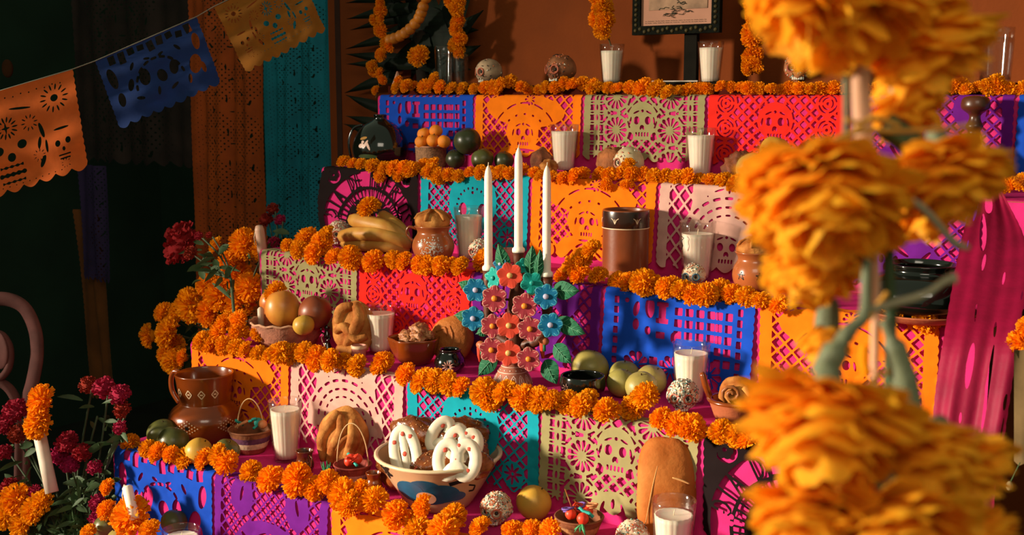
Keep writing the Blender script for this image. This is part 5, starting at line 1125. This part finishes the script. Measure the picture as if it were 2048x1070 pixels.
# ---------------- flowers at the left of the steps ----------------
M_cel = mat('celosia_crimson', '#a80e22', .85, .35, 60, .6, 300, objvar=.2, trans=.1)
def cel_mesh(sd):
    b = MB(); rg = random.Random(sd)
    b.ball((0, 0, 0), (.62, .62, .5), 22, 14, lambda d: 1+.28*nz(d, 3, sd)+.12*nz(d, 9, sd))
    for i in range(150):
        d = Vector((rg.gauss(0, 1), rg.gauss(0, 1), rg.gauss(.3, .8))).normalized(); k = .62*(1+.28*nz(d, 3, sd)); p = Vector((d.x*k, d.y*k, d.z*k*.85)); t_ = d.orthogonal().normalized(); t_ = Matrix.Rotation(rg.uniform(0, 6.3), 3, d) @ t_
        petal_strip(b, p*.85, d, t_, .30*rg.uniform(.6, 1.2), .20, .4, .07, rg)
    return b.mesh('celosia', M_cel)
CV = [cel_mesh(i) for i in range(3)]
def celosia(loc, r, label, group, axis=(0, -.6, .8), sq=1):
    o = bpy.data.objects.new('celosia', CV[R.randrange(3)]); C.objects.link(o); o.location = loc; o.rotation_mode = 'QUATERNION'
    o.rotation_quaternion = Vector(axis).to_track_quat('Z', 'Y') @ Euler((0, 0, R.uniform(0, 6))).to_quaternion(); o.scale = (r*1.15, r*1.15*sq, r*1.15); return tag(o, label, 'flower', group)
def leafblade(b, a, d, L, W_, droop=.3):
    n = d.cross(Vector((R.uniform(-1, 1), R.uniform(-1, 1), R.uniform(-.3, .3)))).normalized(); f = n.cross(d)
    b.grid(3, 6, lambda u, v: a+d*L*v+n*(u-.5)*2*W_*math.sin(PI*(.06+.94*v))**.8+Vector((0, 0, -1))*droop*L*v*v+f*W_*.4*abs(u-.5))
def bunch(name, label, basepx, heads, Y, nleaf, k=None, spread=1.0):
    """stems and leaves of a bunch; heads are separate flowers standing on it"""
    bs = ony(*basepx, Y); t = thing(name, label, 'foliage', bs); st = MB()
    for (x, y) in heads:
        p = ony(x, y, Y+R.uniform(-.01, .03))-bs; m_ = p*.5+Vector((R.uniform(-.02, .02), .02, R.uniform(-.01, .02))); MB().tube(smooth([(0, .02, 0), tuple(m_), tuple(p+Vector((0, .012, -.006)))], 5), .0024, 6).build('stem', mat('stem_green', '#46543a', .7, .2, 30), t)
    MB().tube([(0, .02, 0), (.01, .03, -.3), (0, .03, -.9-bs.z)], .004, 6).build('main_stem', mat('stem_green', '#46543a'), t)
    pts = [ony(x, y, Y)-bs for x, y in heads]
    for i in range(nleaf):
        q_ = R.choice(pts)*R.uniform(.15, 1.0); a = q_+Vector((R.uniform(-.03, .03), R.uniform(0, .03), R.uniform(-.03, .02))); d = Vector((R.uniform(-1, 1), R.uniform(-.9, .2), R.uniform(-.4, .9))).normalized()
        b = MB(); leafblade(b, a, d, R.uniform(.03, .065), R.uniform(.004, .010)); b.build('leaf', M_green, t)
    return t
YB = .50
HB = [(490, 490, 62), (432, 492, 34), (478, 548, 66), (455, 522, 40), (500, 575, 60), (445, 590, 72), (415, 570, 46), (480, 605, 64), (385, 612, 70), (420, 625, 60), (358, 622, 46), (327, 625, 44), (300, 672, 46), (338, 664, 62), (352, 690, 46), (350, 722, 52), (330, 708, 36), (366, 715, 34), (520, 500, 40)]
bunch('marigold_plant', 'dark stems and leaves carrying the marigold spray left of the steps', (470, 700), [h[:2] for h in HB], YB, 60)
for i, (x, y, s) in enumerate(sorted(HB)): p = ony(x, y, YB+R.uniform(-.02, .02)); marigold(p, s*.54/(F_PX/depth(p)), (R.uniform(-.9, .5), -1, R.uniform(-.1, .9)), f'{ordn(i)} marigold head from the left in the spray beside the steps', 'marigold spray left of the steps')
p = ony(362, 486, .5); celosia(p, .055, 'large bright crimson cockscomb bloom at the left of the steps', None, (-.5, -.8, .4), 1.25)
for i, (x, y, r, Y, lb) in enumerate([(397, 472, .013, .36, 'small crimson bud right of the large cockscomb bloom'), (418, 470, .010, .36, 'smallest crimson bud next to the orange sheet'), (382, 505, .02, .35, 'crimson floret low on the large cockscomb bloom'),
   (545, 418, .022, .9, 'dark crimson celosia in front of the teal sheet, upper'), (560, 440, .020, .9, 'dark crimson celosia in front of the teal sheet, lower right'), (532, 440, .024, .9, 'dark crimson celosia left of the teal sheet corner'), (548, 485, .022, .88, 'dark crimson celosia just above the sage banner')]):
    p = ony(x, y, Y); celosia(p, r, lb, None)
bunch('celosia_plant', 'pale twiggy stems of the large crimson cockscomb bloom', (450, 560), [(397, 472), (418, 470), (372, 500), (400, 540)], .38, 26)
bunch('celosia_plant', 'dark stems of the celosias before the teal sheet', (552, 540), [(545, 420), (560, 440), (532, 440), (548, 485)], .88, 14)
c = thing('leaning_candle', 'pale candle with drooping wick leaning by the marigold spray', 'candle', ony(527, 520, .5)); a = ony(518, 452, .48)-c.location
MB().tube([(0, 0, -.05), tuple(a*.3), tuple(a*.9), tuple(a)], [.010, .0125, .0125, .009], 14).build('wax', mat('candle_pink', '#caa088', .5, .05, sss=.15), c); MB().tube([a, a+Vector((-.008, -.004, -.006)), a+Vector((-.011, -.008, -.03)), a+Vector((-.008, -.008, -.05))], .0011, 5).build('wick', M_wick, c)
# lower left bed of flowers
YL = -.05
HL = [(35, 1000, 70), (70, 1020, 62), (15, 1030, 60), (45, 1050, 60), (85, 1005, 46), (215, 975, 36), (215, 1020, 40)]
CL = [(30, 822, .034), (8, 850, .03), (35, 868, .026), (10, 905, .022), (175, 770, .022), (208, 775, .028), (240, 790, .026), (245, 820, .022), (225, 845, .0), (240, 855, .018), (135, 885, .03), (165, 905, .024), (140, 930, .024), (120, 910, .026), (20, 975, .028), (70, 985, .02), (190, 935, .02), (195, 1005, .022), (195, 1035, .022)]
CL = [c for c in CL if c[2] > 0]
bunch('leafy_plants', 'dense dark leafy stems of the flower bed at the bottom left', (130, 1120), [h[:2] for h in HL]+[c[:2] for c in CL]+[(60, 1060), (110, 1000), (160, 1040), (215, 890), (185, 830), (230, 850)], YL, 230)
YL2 = -.02
for i, (x, y, s) in enumerate(sorted(HL)): p = ony(x, y, YL-.03); marigold(p, s*.54/(F_PX/depth(p)), (R.uniform(-.5, .5), -1, R.uniform(.2, .9)), f'{ordn(i)} marigold head from the left in the bottom left bed', 'marigolds in the bottom left bed')
for i, (x, y, r) in enumerate(sorted(CL)): p = ony(x, y, YL-.01); celosia(p, r, f'{ordn(i)} crimson celosia from the left in the bottom left bed', 'celosias in the bottom left bed')
p = ony(84, 824, -.12); 
for dx, dy, s, lb in ((0, -22, 62, 'upper marigold head on the tilted white candle at left'), (-6, 22, 62, 'lower marigold head on the tilted white candle at left')): marigold(ony(84+dx, 824+dy, -.12), s*.55/870, (.1, -1, .4), lb, None)
def tilt(label, a, bt, w_, Y, wick):
    A, B = ony(*a, Y), ony(*bt, Y-.01); c = thing('white_candle', label, 'candle', B); d = A-B; r = w_/2/860
    MB().tube([Vector((0, 0, 0)), d*.5, d*.96, d], [r*1.02, r, r, r*.8], 18).build('wax', M_wax if wick else mat('candle_white', '#e0cbb8', .5, .06, 30, sss=.2), c)
    if wick: MB().tube([d, d+Vector((-.006, -.003, .002)), d+Vector((-.010, -.006, -.02)), d+Vector((-.008, -.006, -.05))], .0012, 5).build('wick', M_wick, c)
tilt('thick white candle tilted among the dark leaves at left', (79, 868), (104, 985), 25, -.1, False)
tilt('thin white candle with long drooping wick before the blue banner', (254, 972), (270, 1040), 19, -.1, True)

# wrought iron chair scroll at the left edge
M_iron = mat('pink_iron', '#6a3c38', .8, .2, 20, .2, 60)
ch = thing('iron_chair', 'dusty pink wrought iron chair with scrolled back at the left edge', 'chair', ond(-40, 1000, 3.2)); L0 = ch.location
def IP(pts): return [tuple(ond(x, y, 3.2)-L0) for x, y in pts]
MB().tube(smooth(IP([(-90, 700), (-75, 640), (-30, 606), (10, 598), (48, 615), (70, 660), (74, 710), (66, 760), (54, 810), (48, 900), (46, 1120)]), 6), .020, 10, flat=.6).build('scroll', M_iron, ch)
MB().tube(smooth(IP([(-90, 700), (-60, 745), (-20, 765), (14, 742), (20, 700), (4, 670), (-20, 668)]), 5), .017, 10, flat=.6).build('inner_scroll', M_iron, ch)
MB().ball(ond(-4, 700, 3.2)-L0, (.048, .009, .054), 20, 12).build('scroll_disc', M_iron, ch)
MB().tube(smooth(IP([(-60, 780), (-20, 765), (10, 770), (32, 800), (40, 850), (34, 1120)]), 5), .019, 10, flat=.6).build('lower_scroll', M_iron, ch)
MB().box(tuple(ond(-40, 1140, 3.2)-L0), (.13, .15, .012)).build('seat', M_iron, ch)
for dx in (-.11, .11):
    for dy in (-.12, .12):
        q_ = ond(-40, 1140, 3.2)-L0; MB().tube([q_+Vector((dx, dy, 0)), q_+Vector((dx*1.1, dy*1.1, -.9-(L0.z+q_.z)+.0))], .008, 8).build('leg', M_iron, ch)
tag(MB().ball((0, 0, 0), (.026, .008, .026), 18, 10).build('round_ornament', mat('ornament_brown', '#38200f', .9, spec=.05), None, loc=ond(15, 137, 3.3)), 'faint round brown ornament in the dark, upper left', 'ornament')

# ---------------- right edge ----------------
M_mag = mat('magenta_tissue', '#8e0636', .6, .12, 20, .3, 60, spec=.25, trans=.25)
def sash(u, v):
    Lh = 56.; t = v/Lh; q = smooth_s(t); xl, xr = q; p = xl+(xr-xl)*(u/26.)
    return Vector((p.x, p.y+.004*math.sin(u*.4+v*.05)+.0015*math.sin(u*1.1+v*.1), p.z))
SL = smooth([(1968, 352, .62), (1950, 395, .60), (1926, 460, .50), (1905, 560, .36), (1888, 660, .20), (1872, 760, .15), (1862, 860, .12), (1850, 990, .08), (1846, 1090, .05)], 6)
SR = smooth([(1990, 352, .62), (2020, 410, .60), (2052, 480, .50), (2056, 560, .36), (2040, 660, .20), (2026, 760, .15), (2008, 880, .12), (1990, 990, .08), (1980, 1090, .05)], 6)
def smooth_s(t):
    i = min(len(SL)-2, int(t*(len(SL)-1))); f = t*(len(SL)-1)-i; a, b, c, d = SL[i], SL[i+1], SR[i], SR[i+1]
    return ony(*[a[j]*(1-f)+b[j]*f for j in range(3)]), ony(*[c[j]*(1-f)+d[j]*f for j in range(3)])
paper('tissue_sash', 'sash', d_sash, 26., 0, 56., sash, M_mag, 'long magenta cut-tissue sash draped down the right end of the steps', None, 'tissue sash', step=.3, bottom=False)
A = ony(2026, 800, .1); paperT = tag(MB().grid(8, 14, lambda u, v: ony(2028+70*u, 700+222*v+10*math.sin(u*9)*v, .1+.006*math.sin(u*8+v*3))).build('hanging_paper', mat('tan_paper', '#5c4a30', .9, .2, 20, spec=.05)), 'tan tissue sheet cut off by the right edge', 'paper banner')
b = thing('dangling_bud', 'thin dangling flower bud on a stalk at the lower right', 'flower', ony(2040, 925, .08))
MB().tube([(0, 0, 0), tuple(ony(2028, 950, .08)-b.location), tuple(ony(2020, 966, .08)-b.location)], .0008, 5).build('stalk', M_green, b); MB().ball(ony(2019, 972, .08)-b.location, (.005, .005, .007), 9, 6).build('bud', mat('pale_bud', '#8a7c58', .7), b)
marigold(ony(2046, 690, .18), .022, (0, -1, .4), 'marigold head at the right edge beside the magenta sash', None)
marigold(ony(2062, 655, .18), .02, (0, -1, .4), 'marigold head above the one at the right edge', None)
M_backdrop = mat('black_backdrop', '#0c0e0a', 1, .2, 5, spec=0)
tag(MB().grid(12, 10, lambda u, v: (1.96+.5*u, .5-.45*u+.01*math.sin(u*20), .62-1.5*v)).build('dark_backdrop', M_backdrop), 'black drape right of the magenta sash', 'backdrop')  # plain black sheet that fills the dark area at the right edge

# ---------------- big blurred marigold garland in the foreground ----------------
M_bigp = mat('big_marigold_petals', '#ffc636', .55, .14, 30, .1, 200, spec=.2, trans=.45, objvar=.03, col2='#ffae1c', lo=.4, hi=.65)
M_caly = mat('calyx_green', '#646c50', .6, .25, 60, .2, 200, stretch=(3, 3, .6))
def petal_mesh(sd):
    rg = random.Random(sd); ph_ = rg.uniform(0, 6); cu = rg.uniform(-.1, .26)
    def f(u, v):
        x = (u-.5)*2; w_ = .165*(.35+1.0*math.sin(PI*min(1, v*.62+.12)))*(1 if v < .85 else 1-(v-.85)*2.4)
        y = v*(1-.07*abs(x)**2*(v > .5))+(.035*math.cos(x*5.5+ph_) if v > .95 else 0)
        return (x*w_, y, .10*x*x*math.sin(PI*v*.9)+cu*v*v*.6-.02*math.cos(x*4+ph_)*v+.025*math.sin(v*5+ph_))
    return MB().grid(5, 7, f).mesh('petal', M_bigp)
PV = [petal_mesh(i) for i in range(6)]
def big(px, py, D, axis, Rm, n, label, calyx=True, lo=8, hi=100, pull=.12):
    Rm *= .97; n = int(n*.9)
    P = ond(px, py, D); t = thing('large_marigold', label, 'flower', P, 0, 'large marigolds of the foreground garland')
    ax = Vector(axis).normalized(); q = ax.to_track_quat('Z', 'Y'); GA = PI*(3-5**.5)
    for i in range(n):
        f_ = (i+.5)/n; ph = math.radians(lo+(hi-lo)*f_**.6)+R.uniform(-.08, .08); a = i*GA+R.uniform(-.15, .15)
        d = q @ Vector((math.sin(ph)*math.cos(a), math.sin(ph)*math.sin(a), math.cos(ph))); L = Rm*R.uniform(.80, 1.06)
        o = link('petal', PV[R.randrange(6)], t); side = d.cross(ax); side = side.normalized() if side.length > .05 else d.orthogonal().normalized()
        nn = side.cross(d); M = Matrix((side, d, nn)).transposed().to_4x4(); M = M @ Matrix.Rotation(R.uniform(-.45, .45), 4, 'Y')
        M = Matrix.Translation(d*Rm*pull*(1-f_)) @ M @ Matrix.Diagonal((L*R.uniform(1.0, 1.3), L, L, 1)); o.matrix_local = M
    if calyx:
        b = MB(); b.lathe(smooth([(.0020, -.012), (.0042, -.010), (.0058, -.003), (.006, .004), (.005, .010)], 3), 14, flute=lambda r, z, a: r*(1+.08*math.cos(a*8))); o = b.build('calyx', M_caly, t); o.rotation_mode = 'QUATERNION'; o.rotation_quaternion = q
    return t
W3 = lambda x, y, z=0: tuple(Vector(_rt)*x+Vector(_up)*y-Vector(_fw)*z)   # an axis given as right, up, towards the viewer
big(1690, -60, .55, W3(-.1, -1, .35), .047, 120, 'marigold at the top edge, largest of the garland top', hi=80)
big(1620, -40, .53, W3(-.5, -.8, .4), .034, 80, 'marigold spilling left at the top of the foreground garland', hi=80)
big(1770, -50, .58, W3(.2, -1, .3), .042, 90, 'shaded marigold at the top right of the foreground garland', hi=80)
big(1700, 50, .57, W3(-.1, -1, .3), .024, 50, 'small marigold tucked under the top clump', hi=80)
big(1838, 40, .575, W3(.2, -1, -.1), .040, 90, 'brown shaded marigold behind the garland, upper right', hi=90)
big(1800, 175, .58, W3(.1, -1, .1), .028, 60, 'drooping dark marigold hanging behind the twine knot', hi=70)
big(1648, 322, .53, W3(-.12, -1, .38), .044, 140, 'big marigold pouring down left at the middle of the garland', hi=84)
big(1590, 372, .55, W3(-.35, -1, .4), .032, 90, 'marigold bulging at the left middle of the foreground garland', hi=80)
big(1690, 400, .57, W3(.12, -1, .4), .034, 90, 'marigold in the centre of the middle clump', hi=75)
big(1630, 470, .57, W3(-.12, -1, .3), .034, 90, 'marigold at the lower tip of the middle clump', hi=62)
big(1880, 300, .55, W3(.12, -1, .4), .034, 110, 'marigold fanning out right at the middle of the garland', hi=82)
big(1850, 370, .60, W3(0, -1, .2), .028, 60, 'shaded marigold below the right-hand fan', hi=70)
big(1655, 775, .50, W3(-.2, -1, .42), .044, 120, 'pale-lit marigold fanning down below the grey-green calyx', hi=84)
big(1800, 840, .53, W3(.05, -1, .45), .038, 110, 'marigold in the middle of the lowest clump', hi=80)
big(1890, 880, .56, W3(.3, -1, .3), .034, 95, 'marigold at the right of the lowest clump', hi=84)
big(1630, 980, .50, W3(-.25, -1, .5), .034, 100, 'marigold at the bottom edge left of the lowest clump', hi=84)
big(1780, 995, .50, W3(.1, -1, .5), .040, 100, 'marigold at the bottom edge in the middle', hi=84)
big(1920, 1040, .57, W3(.4, -.8, .3), .026, 70, 'marigold at the bottom right corner of the garland', hi=84)
big(1700, 890, .55, W3(-.1, -1, .5), .036, 80, 'marigold deep between the two lowest rows of blooms', hi=75)
big(1655, 640, .60, W3(-.15, -1, .2), .022, 50, 'small orange marigold beside the grey-green calyx', hi=50)
pl = thing('garland_pole', 'cane stems tied with twine holding the foreground marigolds', 'stems', ond(1730, 600, .56)); L1 = pl.location
def TP(pts, D=.56): return [tuple(ond(x, y, D+(z[0] if z else 0))-L1) for x, y, *z in pts]
M_cane = mat('cane', '#d09c78', .6, .2, 30, .2, 80, stretch=(1, 1, .2)); M_twig = mat('twig', '#8a8468', .7, .2, 40); M_twine = mat('twine', '#c08830', .8, .2, 90)
def cane(nm, pts, r, m, D=.56): MB().tube(smooth(TP(pts, D), 5), r, 10).build(nm, m, pl)
cane('cane_stem', [(1718, -60), (1720, 120), (1722, 230), (1734, 330)], .0050, M_cane)
cane('cane_stem', [(1738, 330), (1750, 520), (1751, 640), (1749, 780), (1752, 900)], .0022, M_cane)
cane('green_stem', [(1690, 60), (1692, 200), (1690, 320)], .0015, M_caly)
cane('dark_stem', [(1776, 400), (1778, 560), (1782, 640), (1776, 900)], .0030, M_green, .58)
cane('green_stem', [(1735, 480), (1732, 560), (1728, 630), (1700, 660), (1672, 700), (1645, 752)], [.0022]*5+[.0024]*5+[.0030]*5+[.0036]*5+[.0060]*5+[.0062], M_caly, .53)
cane('green_stem', [(1770, 640), (1788, 690), (1806, 750), (1822, 830)], [.003]*5+[.0055]*5+[.0062]*6, M_caly, .55)
cane('green_stem', [(1770, 250), (1800, 270), (1830, 296)], .0066, M_green, .56)
cane('twig', [(1745, 310), (1790, 378), (1850, 420), (1905, 482), (1938, 496)], [.0018]*10+[.0016]*5+[.0022]*2+[.0014]*3+[.0010], M_twig, .53)
cane('twig', [(1740, 620), (1790, 606), (1850, 588), (1890, 562), (1912, 556)], [.0018]*10+[.0016]*5+[.0020]*3+[.0030]*2+[.0024], M_twig, .53)
cane('white_stem', [(1730, 310), (1755, 350), (1785, 385)], .0019, mat('white_stem', '#c8c4a8', .6), .52)
cane('twig', [(1575, 985), (1595, 965), (1618, 950)], .0022, M_twig, .5)
for a in ([(1598, 330), (1650, 292), (1700, 268), (1745, 238), (1800, 252)], [(1690, 238), (1720, 246), (1750, 232)], [(1605, 336), (1662, 284), (1722, 262), (1790, 262), (1880, 258), (1945, 250)], [(1738, 640), (1756, 610), (1775, 585)], [(1735, 770), (1758, 752), (1778, 742)]): cane('twine', a, .0012, M_twine, .535)
cane('fallen_petal', [(1730, 690), (1728, 720), (1735, 750)], .0022, M_mari, .55)
cane('thin_twig', [(1930, 300), (1985, 330), (2060, 372)], .0006, mat('thin_twig', '#5a3c28', .8), .54)
